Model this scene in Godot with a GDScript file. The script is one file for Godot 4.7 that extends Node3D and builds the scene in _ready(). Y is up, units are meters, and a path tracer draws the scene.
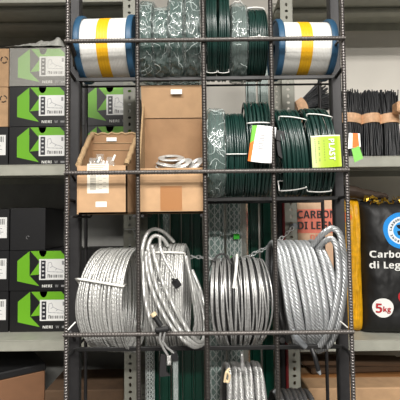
extends Node3D
# A hardware shop aisle: a welded rebar rack of wire coils, rope reels and cartons in front of grey slotted shelving.

const EYE := Vector3(0, 1.45, 0)
const PITCH := 2.8
const ROLL := -0.65
var view := Basis()
var M := {}
var used := {}
var rng := RandomNumberGenerator.new()

# ---------------------------------------------------------------- measuring: where a photographed point lies on an upright plane d metres ahead
func P(u: float, v: float, d: float) -> Vector3:
	var r: Vector3 = view * Vector3((u - 200.0) / 400.0, (200.0 - v) / 400.0, -1.0)
	return EYE + r * (d / -r.z)

# ---------------------------------------------------------------- mesh buffer
class Buf:
	var v := PackedVector3Array()
	var n := PackedVector3Array()
	var t := PackedVector2Array()
	var ix := PackedInt32Array()

	func quad(a: Vector3, b: Vector3, c: Vector3, d: Vector3, out: Vector3, uv: Array = []) -> void:
		var nn := (b - a).cross(c - a)
		if nn.length_squared() < 1e-18:
			nn = (c - a).cross(d - a)
		nn = nn.normalized()
		var flip := nn.dot(out) < 0.0
		if flip:
			nn = -nn
		var s := v.size()
		for p in [a, b, c, d]:
			v.append(p); n.append(nn)
		for k in 4:
			t.append(uv[k] if uv.size() == 4 else Vector2.ZERO)
		if flip:
			ix.append_array([s, s + 1, s + 2, s, s + 2, s + 3])
		else:
			ix.append_array([s, s + 2, s + 1, s, s + 3, s + 2])

	func tri(a: Vector3, b: Vector3, c: Vector3, out: Vector3, uv: Array = []) -> void:
		var nn := (b - a).cross(c - a).normalized()
		var flip := nn.dot(out) < 0.0
		if flip:
			nn = -nn
		var s := v.size()
		for p in [a, b, c]:
			v.append(p); n.append(nn)
		for k in 3:
			t.append(uv[k] if uv.size() == 3 else Vector2.ZERO)
		if flip:
			ix.append_array([s, s + 1, s + 2])
		else:
			ix.append_array([s, s + 2, s + 1])

	# chamfered box
	func box(c: Vector3, size: Vector3, bv: float = 0.002, b: Basis = Basis()) -> void:
		var h := size * 0.5
		bv = minf(bv, minf(h.x, minf(h.y, h.z)) * 0.9)
		var e := [b.x, b.y, b.z]
		for k in 3:
			var i := (k + 1) % 3
			var j := (k + 2) % 3
			for s in [-1.0, 1.0]:
				var o: Vector3 = e[k] * s
				var q := []
				for w in [[-1, -1], [1, -1], [1, 1], [-1, 1]]:
					q.append(c + e[k] * (s * h[k]) + e[i] * (w[0] * (h[i] - bv)) + e[j] * (w[1] * (h[j] - bv)))
				quad(q[0], q[1], q[2], q[3], o)
			for si in [-1.0, 1.0]:
				for sj in [-1.0, 1.0]:
					var A: Vector3 = c + e[i] * (si * h[i]) + e[j] * (sj * (h[j] - bv))
					var B: Vector3 = c + e[i] * (si * (h[i] - bv)) + e[j] * (sj * h[j])
					var L: Vector3 = e[k] * (h[k] - bv)
					quad(A - L, A + L, B + L, B - L, e[i] * si + e[j] * sj)
		for sx in [-1.0, 1.0]:
			for sy in [-1.0, 1.0]:
				for sz in [-1.0, 1.0]:
					var x: Vector3 = e[0] * sx
					var y: Vector3 = e[1] * sy
					var z: Vector3 = e[2] * sz
					tri(c + x * h.x + y * (h.y - bv) + z * (h.z - bv), c + x * (h.x - bv) + y * h.y + z * (h.z - bv), c + x * (h.x - bv) + y * (h.y - bv) + z * h.z, x + y + z)

	# smooth grid; g[j * nx + i]
	func grid(g: PackedVector3Array, nx: int, ny: int, wrap_x: bool = false, flip: bool = false) -> void:
		var s := v.size()
		for j in ny:
			for i in nx:
				var a: Vector3
				var b: Vector3
				if wrap_x:
					a = g[j * nx + (i + nx - 1) % nx]; b = g[j * nx + (i + 1) % nx]
					if i == 0: a = g[j * nx + nx - 2]
					if i == nx - 1: b = g[j * nx + 1]
				else:
					a = g[j * nx + maxi(i - 1, 0)]; b = g[j * nx + mini(i + 1, nx - 1)]
				var c := g[maxi(j - 1, 0) * nx + i]
				var d := g[mini(j + 1, ny - 1) * nx + i]
				var nn := (b - a).cross(d - c).normalized()
				v.append(g[j * nx + i]); n.append(-nn if flip else nn)
				t.append(Vector2(float(i) / (nx - 1), 1.0 - float(j) / (ny - 1)))
		for j in ny - 1:
			for i in nx - 1:
				var p := s + j * nx + i
				if flip:
					ix.append_array([p, p + 1, p + nx + 1, p, p + nx + 1, p + nx])
				else:
					ix.append_array([p, p + nx + 1, p + 1, p, p + nx, p + nx + 1])

	# swept tube; lobes > 0 gives the twisted strands of a rope
	func tube(p: PackedVector3Array, r: float, sides: int = 8, lobes: int = 0, pitch: float = 0.05, closed: bool = false, r_end: float = -1.0, depth: float = 0.2) -> void:
		var cnt := p.size()
		if cnt < 2:
			return
		var s := v.size()
		var t0 := (p[1] - p[0]).normalized()
		var up := Vector3.UP if absf(t0.y) < 0.9 else Vector3.RIGHT
		var nx := t0.cross(up).normalized()
		var run := 0.0
		var cs := []
		for k in sides + 1:
			cs.append(Vector2(cos(TAU * k / sides), sin(TAU * k / sides)))
		for i in cnt:
			var tg: Vector3
			if closed:
				tg = p[(i + 1) % cnt if i < cnt - 1 else 1] - p[i - 1 if i > 0 else cnt - 2]
			else:
				tg = p[mini(i + 1, cnt - 1)] - p[maxi(i - 1, 0)]
			tg = tg.normalized()
			if i > 0:
				run += p[i].distance_to(p[i - 1])
			nx = (nx - tg * nx.dot(tg)).normalized()
			var ny := tg.cross(nx)
			var rr := r if r_end < 0.0 else lerpf(r, r_end, float(i) / (cnt - 1))
			for k in sides + 1:
				var dir: Vector3 = nx * cs[k].x + ny * cs[k].y
				if lobes > 0:
					var ph: float = lobes * (TAU * k / sides + TAU * run / pitch)
					v.append(p[i] + dir * rr * (1.0 - depth + depth * cos(ph)))
					var side: Vector3 = ny * cs[k].x - nx * cs[k].y
					var bend := depth * lobes * 1.2 * sin(ph)
					n.append((dir + side * bend + tg * bend * (TAU * rr / pitch)).normalized())
				else:
					v.append(p[i] + dir * rr)
					n.append(dir)
				t.append(Vector2(float(k) / sides, run))
		var w := sides + 1
		for i in cnt - 1:
			for k in sides:
				var q := s + i * w + k
				ix.append_array([q, q + w + 1, q + 1, q, q + w, q + w + 1])
		if not closed:
			for e in 2:
				var i: int = 0 if e == 0 else cnt - 1
				var nn := (p[0] - p[1]).normalized() if e == 0 else (p[cnt - 1] - p[cnt - 2]).normalized()
				var c := v.size()
				v.append(p[i]); n.append(nn); t.append(Vector2.ZERO)
				for k in sides + 1:
					v.append(v[s + i * w + k]); n.append(nn); t.append(Vector2.ZERO)
				for k in sides:
					if e == 1:
						ix.append_array([c, c + 2 + k, c + 1 + k])
					else:
						ix.append_array([c, c + 1 + k, c + 2 + k])

	# profile (x along the axis, r) turned about the x axis through c
	func lathe_x(c: Vector3, prof: Array, seg: int = 48) -> void:
		for q in prof.size() - 1:
			var a: Vector2 = prof[q]
			var b: Vector2 = prof[q + 1]
			if a.distance_to(b) < 1e-7:
				continue
			var dn := Vector2(-(b.y - a.y), b.x - a.x).normalized()
			var s := v.size()
			for k in seg + 1:
				var th := TAU * k / seg
				var o := Vector3(0, cos(th), sin(th))
				for e in [a, b]:
					v.append(c + Vector3(e.x, 0, 0) + o * e.y)
					n.append((Vector3(dn.x, 0, 0) + o * dn.y).normalized())
					t.append(Vector2(float(k) / seg, 0))
			for k in seg:
				var p := s + k * 2
				ix.append_array([p, p + 1, p + 3, p, p + 3, p + 2])

	# flat polygon (in x and y) with thickness, front at z = 0, back at z = -thick; planar uv over rect
	func prism(pts: PackedVector2Array, thick: float, xf: Transform3D = Transform3D(), rect: Rect2 = Rect2(0, 0, 1, 1)) -> void:
		var tr := Geometry2D.triangulate_polygon(pts)
		var zf := xf.basis.z
		for k in range(0, tr.size(), 3):
			var q := []
			var uv := []
			var bk := []
			for m in 3:
				var p := pts[tr[k + m]]
				q.append(xf * Vector3(p.x, p.y, 0)); bk.append(xf * Vector3(p.x, p.y, -thick))
				uv.append(Vector2((p.x - rect.position.x) / rect.size.x, 1.0 - (p.y - rect.position.y) / rect.size.y))
			tri(q[0], q[1], q[2], zf, uv)
			tri(bk[0], bk[1], bk[2], -zf, uv)
		var area := 0.0
		for k in pts.size():
			area += pts[k].cross(pts[(k + 1) % pts.size()])
		for k in pts.size():
			var a := pts[k]
			var b := pts[(k + 1) % pts.size()]
			var o := Vector2(b.y - a.y, a.x - b.x) * signf(area)
			var ua := Vector2((a.x - rect.position.x) / rect.size.x, 1.0 - (a.y - rect.position.y) / rect.size.y)
			quad(xf * Vector3(a.x, a.y, 0), xf * Vector3(b.x, b.y, 0), xf * Vector3(b.x, b.y, -thick), xf * Vector3(a.x, a.y, -thick), xf.basis * Vector3(o.x, o.y, 0), [ua, ua, ua, ua])

	func mesh() -> ArrayMesh:
		var a := []
		a.resize(Mesh.ARRAY_MAX)
		a[Mesh.ARRAY_VERTEX] = v
		a[Mesh.ARRAY_NORMAL] = n
		a[Mesh.ARRAY_TEX_UV] = t
		a[Mesh.ARRAY_INDEX] = ix
		var m := ArrayMesh.new()
		m.add_surface_from_arrays(Mesh.PRIMITIVE_TRIANGLES, a)
		return m

# ---------------------------------------------------------------- naming
func numbered(called: String) -> String:
	var k: int = used.get(called, 0)
	used[called] = k + 1
	return called if k == 0 else "%s_%03d" % [called, k]

func tag(o: Node, label: String, category: String, group: String = "", kind: String = "") -> void:
	if label: o.set_meta("label", label)
	if category: o.set_meta("category", category)
	if group: o.set_meta("group", group)
	if kind: o.set_meta("kind", kind)

func thing(called: String, label: String, category: String, at: Vector3 = Vector3.ZERO, group: String = "") -> Node3D:
	var o := Node3D.new()
	o.name = numbered(called)
	add_child(o)
	o.position = at
	tag(o, label, category, group)
	return o

func part(called: String, m: Mesh, material: Material, parent: Node) -> MeshInstance3D:
	var o := MeshInstance3D.new()
	o.name = called
	o.mesh = m
	o.material_override = material
	parent.add_child(o, true)
	return o

func obj(called: String, b: Buf, material: Material, parent: Node) -> MeshInstance3D:
	return part(called, b.mesh(), material, parent)

func struct(called: String, b: Buf, material: Material, label: String) -> MeshInstance3D:
	var o := part(numbered(called), b.mesh(), material, self)
	tag(o, label, "", "", "structure")
	return o

# ---------------------------------------------------------------- materials
func mat(c: Color, rough: float = 0.7, metal: float = 0.0) -> StandardMaterial3D:
	var m := StandardMaterial3D.new()
	m.albedo_color = c
	m.roughness = rough
	m.metallic = metal
	return m

func noise_tex(seed_: int, freq: float, lo: Color, hi: Color, size: int = 256, fractal: int = 4) -> NoiseTexture2D:
	var f := FastNoiseLite.new()
	f.seed = seed_
	f.frequency = freq
	f.fractal_octaves = fractal
	var g := Gradient.new()
	g.set_color(0, lo); g.set_color(1, hi)
	var t := NoiseTexture2D.new()
	t.noise = f
	t.width = size; t.height = size
	t.seamless = true
	t.color_ramp = g
	return t

func noise_normal(seed_: int, freq: float, strength: float) -> NoiseTexture2D:
	var f := FastNoiseLite.new()
	f.seed = seed_
	f.frequency = freq
	f.fractal_octaves = 4
	var t := NoiseTexture2D.new()
	t.noise = f
	t.width = 256; t.height = 256
	t.seamless = true
	t.as_normal_map = true
	t.bump_strength = strength
	return t

func tri_mat(c: Color, rough: float, metal: float, lo: float, seed_: int, freq: float, scale: float) -> StandardMaterial3D:
	var m := mat(c, rough, metal)
	m.albedo_texture = noise_tex(seed_, freq, Color(lo, lo, lo), Color.WHITE)
	m.uv1_triplanar = true
	m.uv1_world_triplanar = true
	m.uv1_scale = Vector3.ONE * scale
	return m

func film(c: Color, alpha: float, rough: float = 0.16) -> StandardMaterial3D:
	var m := mat(Color(c.r, c.g, c.b, alpha), rough)
	m.transparency = BaseMaterial3D.TRANSPARENCY_ALPHA
	m.cull_mode = BaseMaterial3D.CULL_DISABLED
	return m

func make_materials() -> void:
	M.wall = tri_mat(Color(0.93, 0.91, 0.87), 0.9, 0.0, 0.94, 1, 0.01, 0.8)
	M.wall_far = tri_mat(Color(0.36, 0.36, 0.36), 0.9, 0.0, 0.94, 21, 0.01, 0.8)
	M.back_panel = tri_mat(Color(0.62, 0.62, 0.6), 0.6, 0.0, 0.92, 22, 0.02, 2.0)
	M.floor = tri_mat(Color(0.38, 0.37, 0.36), 0.5, 0.0, 0.85, 2, 0.02, 1.0)
	M.ceiling = mat(Color(0.7, 0.7, 0.69), 0.9)
	M.shelf = tri_mat(Color(0.66, 0.66, 0.61), 0.5, 0.0, 0.9, 3, 0.02, 2.0)
	M.rebar_rail = tri_mat(Color(0.42, 0.4, 0.385), 0.42, 0.5, 0.75, 25, 0.05, 6.0)
	M.rebar = tri_mat(Color(0.35, 0.333, 0.32), 0.36, 0.65, 0.7, 4, 0.05, 6.0)
	M.rebar_bright = tri_mat(Color(0.52, 0.5, 0.49), 0.32, 0.75, 0.7, 24, 0.05, 6.0)
	M.bar_dark = mat(Color(0.065, 0.063, 0.063), 0.5)
	M.frame = tri_mat(Color(0.17, 0.166, 0.17), 0.5, 0.2, 0.85, 5, 0.03, 4.0)
	M.zinc = tri_mat(Color(0.86, 0.86, 0.845), 0.36, 0.5, 0.8, 6, 0.06, 6.0)
	M.zinc_dull = tri_mat(Color(0.8, 0.8, 0.79), 0.34, 0.6, 0.75, 7, 0.06, 6.0)
	M.zinc_blue = tri_mat(Color(0.78, 0.79, 0.795), 0.34, 0.55, 0.8, 8, 0.06, 6.0)
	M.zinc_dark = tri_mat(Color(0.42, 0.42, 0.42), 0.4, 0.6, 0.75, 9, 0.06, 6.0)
	M.green_wire = mat(Color(0.035, 0.185, 0.16), 0.26)
	M.green_wire.clearcoat_enabled = true
	M.green_wire.clearcoat = 0.5
	M.green_pale = mat(Color(0.1, 0.235, 0.205), 0.35)
	M.mesh_core = mat(Color(0.48, 0.58, 0.55), 0.5)
	M.pale_wire = mat(Color(0.95, 0.97, 0.96), 0.35)
	M.glint_white = mat(Color(0.86, 0.9, 0.89), 0.3)  # white of the painted highlight lines on clear wrap
	M.grey_wire = mat(Color(0.27, 0.33, 0.31), 0.4)
	M.green_post = mat(Color(0.015, 0.27, 0.205), 0.3)
	M.wrap = film(Color(0.86, 0.93, 0.91), 0.1, 0.12)
	M.film_clear = film(Color(0.92, 0.95, 0.94), 0.14, 0.12)
	M.card = tri_mat(Color(0.73, 0.59, 0.445), 0.85, 0.0, 0.9, 10, 0.02, 3.0)
	M.card_edge = tri_mat(Color(0.8, 0.67, 0.5), 0.9, 0.0, 0.6, 11, 0.12, 8.0)
	M.card_shaded = tri_mat(Color(0.6, 0.465, 0.335), 0.88, 0.0, 0.9, 12, 0.02, 3.0)  # cardboard darkened to paint the shade inside the open cartons
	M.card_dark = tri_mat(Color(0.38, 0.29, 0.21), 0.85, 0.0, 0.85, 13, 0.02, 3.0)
	M.card_brown_shaded = tri_mat(Color(0.52, 0.37, 0.26), 0.85, 0.0, 0.9, 23, 0.02, 3.0)  # brown darkened to include the shade from the shelf above
	M.tape = mat(Color(0.62, 0.43, 0.26), 0.35)
	M.black_card = mat(Color(0.085, 0.085, 0.09), 0.5)
	M.black = mat(Color(0.07, 0.07, 0.075), 0.45)
	M.white = mat(Color(0.9, 0.9, 0.88), 0.6)
	M.print_black = mat(Color(0.12, 0.12, 0.12), 0.6)
	M.print_grey = mat(Color(0.55, 0.55, 0.55), 0.6)
	M.print_red = mat(Color(0.68, 0.1, 0.13), 0.6)
	M.rope_white = tri_mat(Color(0.93, 0.925, 0.9), 0.55, 0.0, 0.93, 14, 0.05, 8.0)
	M.yellow = mat(Color(0.93, 0.70, 0.07), 0.5)
	M.blue = mat(Color(0.17, 0.33, 0.45), 0.45)
	M.bristle = mat(Color(0.085, 0.09, 0.1), 0.33)
	M.wood = tri_mat(Color(0.93, 0.74, 0.57), 0.6, 0.0, 0.82, 15, 0.03, 6.0)
	M.tan = mat(Color(0.82, 0.74, 0.6), 0.5)
	M.bag_black = tri_mat(Color(0.095, 0.095, 0.095), 0.58, 0.0, 0.8, 16, 0.02, 4.0)
	M.bag_yellow = tri_mat(Color(0.95, 0.7, 0.06), 0.5, 0.0, 0.75, 17, 0.03, 4.0)
	M.orange = mat(Color(0.9, 0.42, 0.12), 0.6)
	M.gold = mat(Color(0.75, 0.6, 0.2), 0.3, 0.75)
	M.brown = mat(Color(0.2, 0.15, 0.11), 0.7)
	M.kraft = tri_mat(Color(0.9, 0.75, 0.62), 0.8, 0.0, 0.88, 18, 0.02, 4.0)
	M.red_print = mat(Color(0.9, 0.5, 0.42), 0.7)
	M.maroon = mat(Color(0.42, 0.05, 0.07), 0.5)
	M.sticker_green = mat(Color(0.25, 0.85, 0.2), 0.6)
	M.steel_nut = mat(Color(0.7, 0.72, 0.74), 0.35, 0.7)
	M.chain = mat(Color(0.9, 0.91, 0.91), 0.3, 0.4)
	M.hair = tri_mat(Color(0.82, 0.82, 0.79), 0.4, 0.0, 0.7, 19, 0.03, 5.0)

# ---------------------------------------------------------------- printed pictures
func fill_poly(im: Image, pts: Array, c: Color) -> void:
	var w := im.get_width()
	var h := im.get_height()
	for y in h:
		var yy := (y + 0.5) / h
		var xs := []
		for k in pts.size():
			var a: Vector2 = pts[k]
			var b: Vector2 = pts[(k + 1) % pts.size()]
			if (a.y <= yy) != (b.y <= yy):
				xs.append(a.x + (yy - a.y) / (b.y - a.y) * (b.x - a.x))
		xs.sort()
		for k in range(0, xs.size() - 1, 2):
			var x0 := clampi(int(round(xs[k] * w)), 0, w)
			var x1 := clampi(int(round(xs[k + 1] * w)), 0, w)
			if x1 > x0:
				im.fill_rect(Rect2i(x0, y, x1 - x0, 1), c)

func rect_px(im: Image, x0: float, y0: float, x1: float, y1: float, c: Color) -> void:
	var w := im.get_width()
	var h := im.get_height()
	im.fill_rect(Rect2i(int(x0 * w), int(y0 * h), maxi(1, int((x1 - x0) * w)), maxi(1, int((y1 - y0) * h))), c)

func stroke(im: Image, a: Vector2, b: Vector2, wd: float, c: Color) -> void:
	var asp := float(im.get_width()) / im.get_height()
	var d := Vector2((b.x - a.x) * asp, b.y - a.y).normalized() * wd * 0.5
	var o := Vector2(-d.y / asp, d.x)
	fill_poly(im, [a + o, b + o, b - o, a - o], c)

func pic(im: Image, rough: float = 0.5) -> StandardMaterial3D:
	im.generate_mipmaps()
	var m := mat(Color.WHITE, rough)
	m.albedo_texture = ImageTexture.create_from_image(im)
	m.texture_repeat = false
	return m

func shoe_box_picture() -> Image:
	var im := Image.create(290, 200, false, Image.FORMAT_RGB8)
	var k := Color(0.085, 0.085, 0.09)
	var g := Color(0.42, 0.68, 0.13)
	im.fill(k)
	fill_poly(im, [Vector2(.345, .02), Vector2(.136, .26), Vector2(.136, .76), Vector2(.52, .885), Vector2(.35, .63)], g)
	fill_poly(im, [Vector2(.36, .02), Vector2(.88, .02), Vector2(.96, .14), Vector2(.96, .28), Vector2(.52, .28)], g)
	fill_poly(im, [Vector2(.355, .62), Vector2(.52, .29), Vector2(.52, .60)], g)
	# the size sticker
	rect_px(im, .515, .22, .965, .735, Color(.9, .9, .89))
	rect_px(im, .545, .26, .625, .71, Color(.15, .15, .18))
	for q in 4:
		rect_px(im, .565, .3 + q * .1, .605, .345 + q * .1, Color(.8, .8, .8))
	for q in [[Vector2(.67, .32), Vector2(.72, .3)], [Vector2(.72, .3), Vector2(.74, .4)], [Vector2(.74, .4), Vector2(.82, .46)], [Vector2(.82, .46), Vector2(.92, .5)], [Vector2(.92, .5), Vector2(.93, .55)], [Vector2(.66, .53), Vector2(.93, .55)], [Vector2(.67, .32), Vector2(.66, .53)], [Vector2(.74, .4), Vector2(.7, .44)], [Vector2(.82, .46), Vector2(.79, .5)]]:
		stroke(im, q[0], q[1], .012, Color(.62, .62, .64))
	rect_px(im, .91, .27, .95, .37, Color(.55, .55, .55))
	for q in 4:
		rect_px(im, .66, .6, .7, .62, Color(.3, .3, .3))
	for q in 9:
		rect_px(im, .66 + q * .03, .61, .678 + q * .03, .68, Color(.35, .35, .35) if q % 3 else Color(.6, .6, .6))
	return im

func white_label_picture() -> Image:
	var im := Image.create(96, 128, false, Image.FORMAT_RGB8)
	im.fill(Color(.88, .88, .87))
	for q in 14:
		rect_px(im, .12 + q * .055, .08, .12 + q * .055 + (.035 if q % 3 else .02), .36, Color(.15, .15, .15))
	for q in 6:
		rect_px(im, .12, .45 + q * .085, .5 + .07 * ((q * 3) % 5), .48 + q * .085, Color(.45, .45, .46))
	return im

func barcode_tag_picture() -> Image:
	var im := Image.create(128, 128, false, Image.FORMAT_RGB8)
	im.fill(Color(.93, .93, .93))
	fill_poly(im, [Vector2(0, 0), Vector2(.19, 0), Vector2(.15, .42), Vector2(0, .5)], Color(.42, .72, .2))
	fill_poly(im, [Vector2(0, .5), Vector2(.15, .42), Vector2(.12, 1), Vector2(0, 1)], Color(.93, .45, .1))
	for q in 9:
		rect_px(im, .34, .26 + q * .045, .56, .283 + q * .045, Color(.12, .12, .12))
	rect_px(im, .27, .28, .285, .64, Color(.35, .35, .35))
	for q in 4:
		rect_px(im, .68 + q * .05, .2, .69 + q * .05, .74, Color(.82, .82, .82))
	return im

func lime_label_picture() -> Image:
	var im := Image.create(128, 128, false, Image.FORMAT_RGB8)
	for x in 128:
		var t := x / 127.0
		var c := Color(.74, .79, .55).lerp(Color(.6, .71, .08), smoothstep(.05, .45, t))
		if t > .86:
			c = c.lerp(Color(.9, .92, .6), (t - .86) / .14 * .5)
		im.fill_rect(Rect2i(x, 0, 1, 128), c)
	rect_px(im, 0, 0, 1, .04, Color(.9, .92, .8))
	for q in 12:
		rect_px(im, .12, .1 + q * .065, .15, .1 + q * .065 + .04, Color(.3, .36, .16))
		if q % 3:
			rect_px(im, .24, .12 + q * .06, .285, .12 + q * .06 + .035, Color(.3, .38, .1))
		if q < 8:
			rect_px(im, .42, .16 + q * .085, .45, .16 + q * .085 + .05, Color(.36, .44, .05))
	return im

func shipping_label_picture() -> Image:
	var im := Image.create(96, 128, false, Image.FORMAT_RGB8)
	im.fill(Color(.88, .85, .78))
	for q in 12:
		rect_px(im, .14, .4 + q * .043, .42, .42 + q * .043, Color(.25, .24, .22))
	for q in 5:
		rect_px(im, .1, .06 + q * .06, .85 - .1 * (q % 3), .08 + q * .06, Color(.5, .48, .44))
	rect_px(im, .5, .4, .51, .92, Color(.6, .58, .52))
	for q in 7:
		rect_px(im, .56 + (q % 2) * .18, .42 + q * .07, .7 + (q % 2) * .18, .44 + q * .07, Color(.6, .58, .54))
	return im

func emblem_picture() -> Image:
	var im := Image.create(256, 256, false, Image.FORMAT_RGB8)
	for y in 256:
		for x in 256:
			var d := Vector2((x - 127.5) / 127.5, (y - 127.5) / 127.5)
			var r := d.length()
			var c := Color(.13, .55, .86)
			if r < .76 and r > .47:
				c = Color(.9, .93, .95)
			elif r <= .47:
				c = Color(.2, .6, .88)
			im.set_pixel(x, y, c)
	# the dark marks in its middle, too small to make out in full
	fill_poly(im, [Vector2(.34, .36), Vector2(.44, .33), Vector2(.56, .4), Vector2(.68, .4), Vector2(.64, .47), Vector2(.5, .47), Vector2(.4, .44)], Color(.08, .1, .13))
	fill_poly(im, [Vector2(.36, .52), Vector2(.46, .5), Vector2(.5, .56), Vector2(.62, .53), Vector2(.66, .6), Vector2(.52, .66), Vector2(.4, .62)], Color(.08, .1, .13))
	fill_poly(im, [Vector2(.46, .46), Vector2(.54, .46), Vector2(.52, .53), Vector2(.48, .53)], Color(.9, .92, .94))
	return im

# ---------------------------------------------------------------- lettering
func text_mesh(words: String, height: float, bold: bool = true, depth: float = 0.0006) -> TextMesh:
	var f := SystemFont.new()
	f.font_names = PackedStringArray(["Droid Sans"])
	f.font_weight = 700 if bold else 400
	var t := TextMesh.new()
	t.text = words
	t.font = f
	t.font_size = 64
	t.pixel_size = height / 46.0   # capital height
	t.depth = depth
	t.curve_step = 1.5
	t.horizontal_alignment = HORIZONTAL_ALIGNMENT_LEFT
	t.vertical_alignment = VERTICAL_ALIGNMENT_CENTER
	return t

# ---------------------------------------------------------------- wire coils: axis along x, base at the node's origin
func winding(b: Buf, W: float, ry: float, rz: float, wr: float, turns: int, layers: int, o: Dictionary) -> void:
	var f := FastNoiseLite.new()
	f.seed = o.get("seed", 1)
	f.frequency = o.get("freq", 0.4)
	f.fractal_octaves = 2
	var jit: float = o.get("jit", 0.002)
	for L in layers:
		var off: float = L * wr * 1.75
		var step: float = o.get("step", 0.01) if L == 0 else maxf(0.012, o.get("step", 0.01))
		var per := maxi(20, int(TAU * maxf(ry, rz) / step))
		var n: int = turns if L % 2 == 0 else turns - 1
		var p := PackedVector3Array()
		for k in n * per + 1:
			var th := TAU * k / per + PI
			var fr := float(k) / (n * per)
			var e := 2.0 * (fr if L % 2 == 0 else 1.0 - fr) - 1.0
			var x := e * (W * 0.5 - wr) + jit * f.get_noise_2d(th, L * 40.0) * 1.6
			var rj := jit * 0.6 * (f.get_noise_2d(th, 500.0 + L * 40.0) - 0.3) - off - wr
			rj -= o.get("barrel", 0.0) * e * e * ry
			var cy := cos(th)
			x *= 1.0 - (o.get("pinch", 0.0) if cy > 0.0 else o.get("pinch_low", 0.0)) * cy * cy
			x += o.get("sway", 0.0) * cy * cy + o.get("lean", 0.0) * -cy + o.get("twist", 0.0) * cos(th * 0.5) * wr
			p.append(Vector3(x, ry + cy * (ry + rj), sin(th) * (rz + rj)))
		var sides: int = o.get("sides", 7) if L == 0 else 6
		b.tube(p, wr, sides, o.get("lobes", 0) if L == 0 else 0, o.get("pitch", 0.05), false, -1.0, o.get("depth", 0.2))

func tie(b: Buf, x0: float, x1: float, ang: float, ry: float, rz: float, thick: float, r: float = 0.0018, skew: float = 0.0) -> void:
	var p := PackedVector3Array()
	for k in 13:
		var e := k / 12.0
		var bow := sin(PI * e) * 0.003 + 0.002
		var a := ang + skew * (e - 0.5)
		p.append(Vector3(lerpf(x0, x1, e), ry + cos(a) * (ry + bow), sin(a) * (rz + bow)))
	for k in 5:
		var e := 1.0 - k / 4.0
		p.append(Vector3(lerpf(x0, x1, e), ry + cos(ang) * (ry - thick), sin(ang) * (rz - thick)))
	p.append(p[0])
	b.tube(p, r, 6, 0, 0.05, true)

func shell(b: Buf, W: float, ry: float, rz: float, thick: float, amp: float, seed_: int, lean: float = 0.0) -> void:
	var f := FastNoiseLite.new()
	f.seed = seed_
	f.frequency = 38.0
	f.fractal_type = FastNoiseLite.FRACTAL_RIDGED
	f.fractal_octaves = 3
	var nx := 41
	var ny := 121
	var g := PackedVector3Array()
	for j in ny:
		var th := TAU * j / (ny - 1)
		for i in nx:
			var a := TAU * i / (nx - 1)
			var cx := signf(cos(a)) * pow(absf(cos(a)), 0.55)
			var cr := signf(sin(a)) * pow(absf(sin(a)), 0.55)
			var x := cx * (W * 0.5 + 0.002)
			var rr := -thick * 0.5 + cr * (thick * 0.5 + 0.004)
			var q := Vector3(x, cos(th) * (ry + rr), sin(th) * (rz + rr))
			var dis := amp * f.get_noise_3dv(q * 1.0)
			q = Vector3(x + cx * dis, ry + cos(th) * (ry + rr + cr * dis) , sin(th) * (rz + rr + cr * dis))
			q.x -= lean * cos(th)
			g.append(q)
	b.grid(g, nx, ny, false, true)

# ---------------------------------------------------------------- ready
func _ready() -> void:
	rng.seed = 20240
	view = Basis.from_euler(Vector3(deg_to_rad(PITCH), 0, deg_to_rad(ROLL)))
	var cam := Camera3D.new()
	cam.name = "camera"
	cam.position = EYE
	cam.basis = view
	cam.fov = rad_to_deg(2.0 * atan(0.5))
	cam.near = 0.05
	add_child(cam)
	cam.current = true
	var env := Environment.new()
	env.background_mode = Environment.BG_COLOR
	env.background_color = Color(0.05, 0.05, 0.05)
	env.tonemap_mode = Environment.TONE_MAPPER_LINEAR
	env.tonemap_exposure = 1.72
	env.sdfgi_enabled = true
	env.ssao_enabled = true
	env.ssil_enabled = true
	var we := WorldEnvironment.new()
	we.name = "environment"
	we.environment = env
	add_child(we)
	make_materials()
	ceiling_light(Vector3(-0.55, 2.95, 0.4), 4.6, "long ceiling light over the aisle, towards the shoe boxes")
	ceiling_light(Vector3(0.95, 2.95, 0.8), 5.0, "long ceiling light over the aisle, towards the charcoal bags")
	ceiling_light(Vector3(0.7, 2.95, 2.3), 11.0, "long ceiling light at the far side of the aisle")
	room()
	shelving()
	rack()
	backdrop_things()
	shoe_boxes()
	top_row()
	middle_row()
	cartons()
	lower_row()
	bottom_row()
	charcoal()
	brooms()
	small_things()

func ceiling_light(at: Vector3, energy: float, label: String) -> void:
	var o := thing("ceiling_light", label, "ceiling light", at, "")
	var b := Buf.new()
	b.box(Vector3(0, 0.02, 0), Vector3(1.5, 0.05, 0.34), 0.004)
	obj("housing", b, M.white, o)
	var g := Buf.new()
	g.box(Vector3(0, -0.008, 0), Vector3(1.44, 0.008, 0.28), 0.002)
	var m := mat(Color(0.95, 0.95, 0.93), 0.5)
	m.emission_enabled = true
	m.emission = Color(1.0, 0.985, 0.965)
	m.emission_energy_multiplier = 2.0
	obj("diffuser", g, m, o)
	var l := AreaLight3D.new()
	l.name = "light"
	l.area_size = Vector2(1.4, 0.26)
	l.light_color = Color(1.0, 0.985, 0.965)
	l.light_energy = energy
	l.shadow_enabled = true
	l.set("area_range", 12.0)
	l.position = Vector3(0, -0.02, 0)
	l.rotation_degrees = Vector3(-90, 0, 0)
	o.add_child(l)

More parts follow.
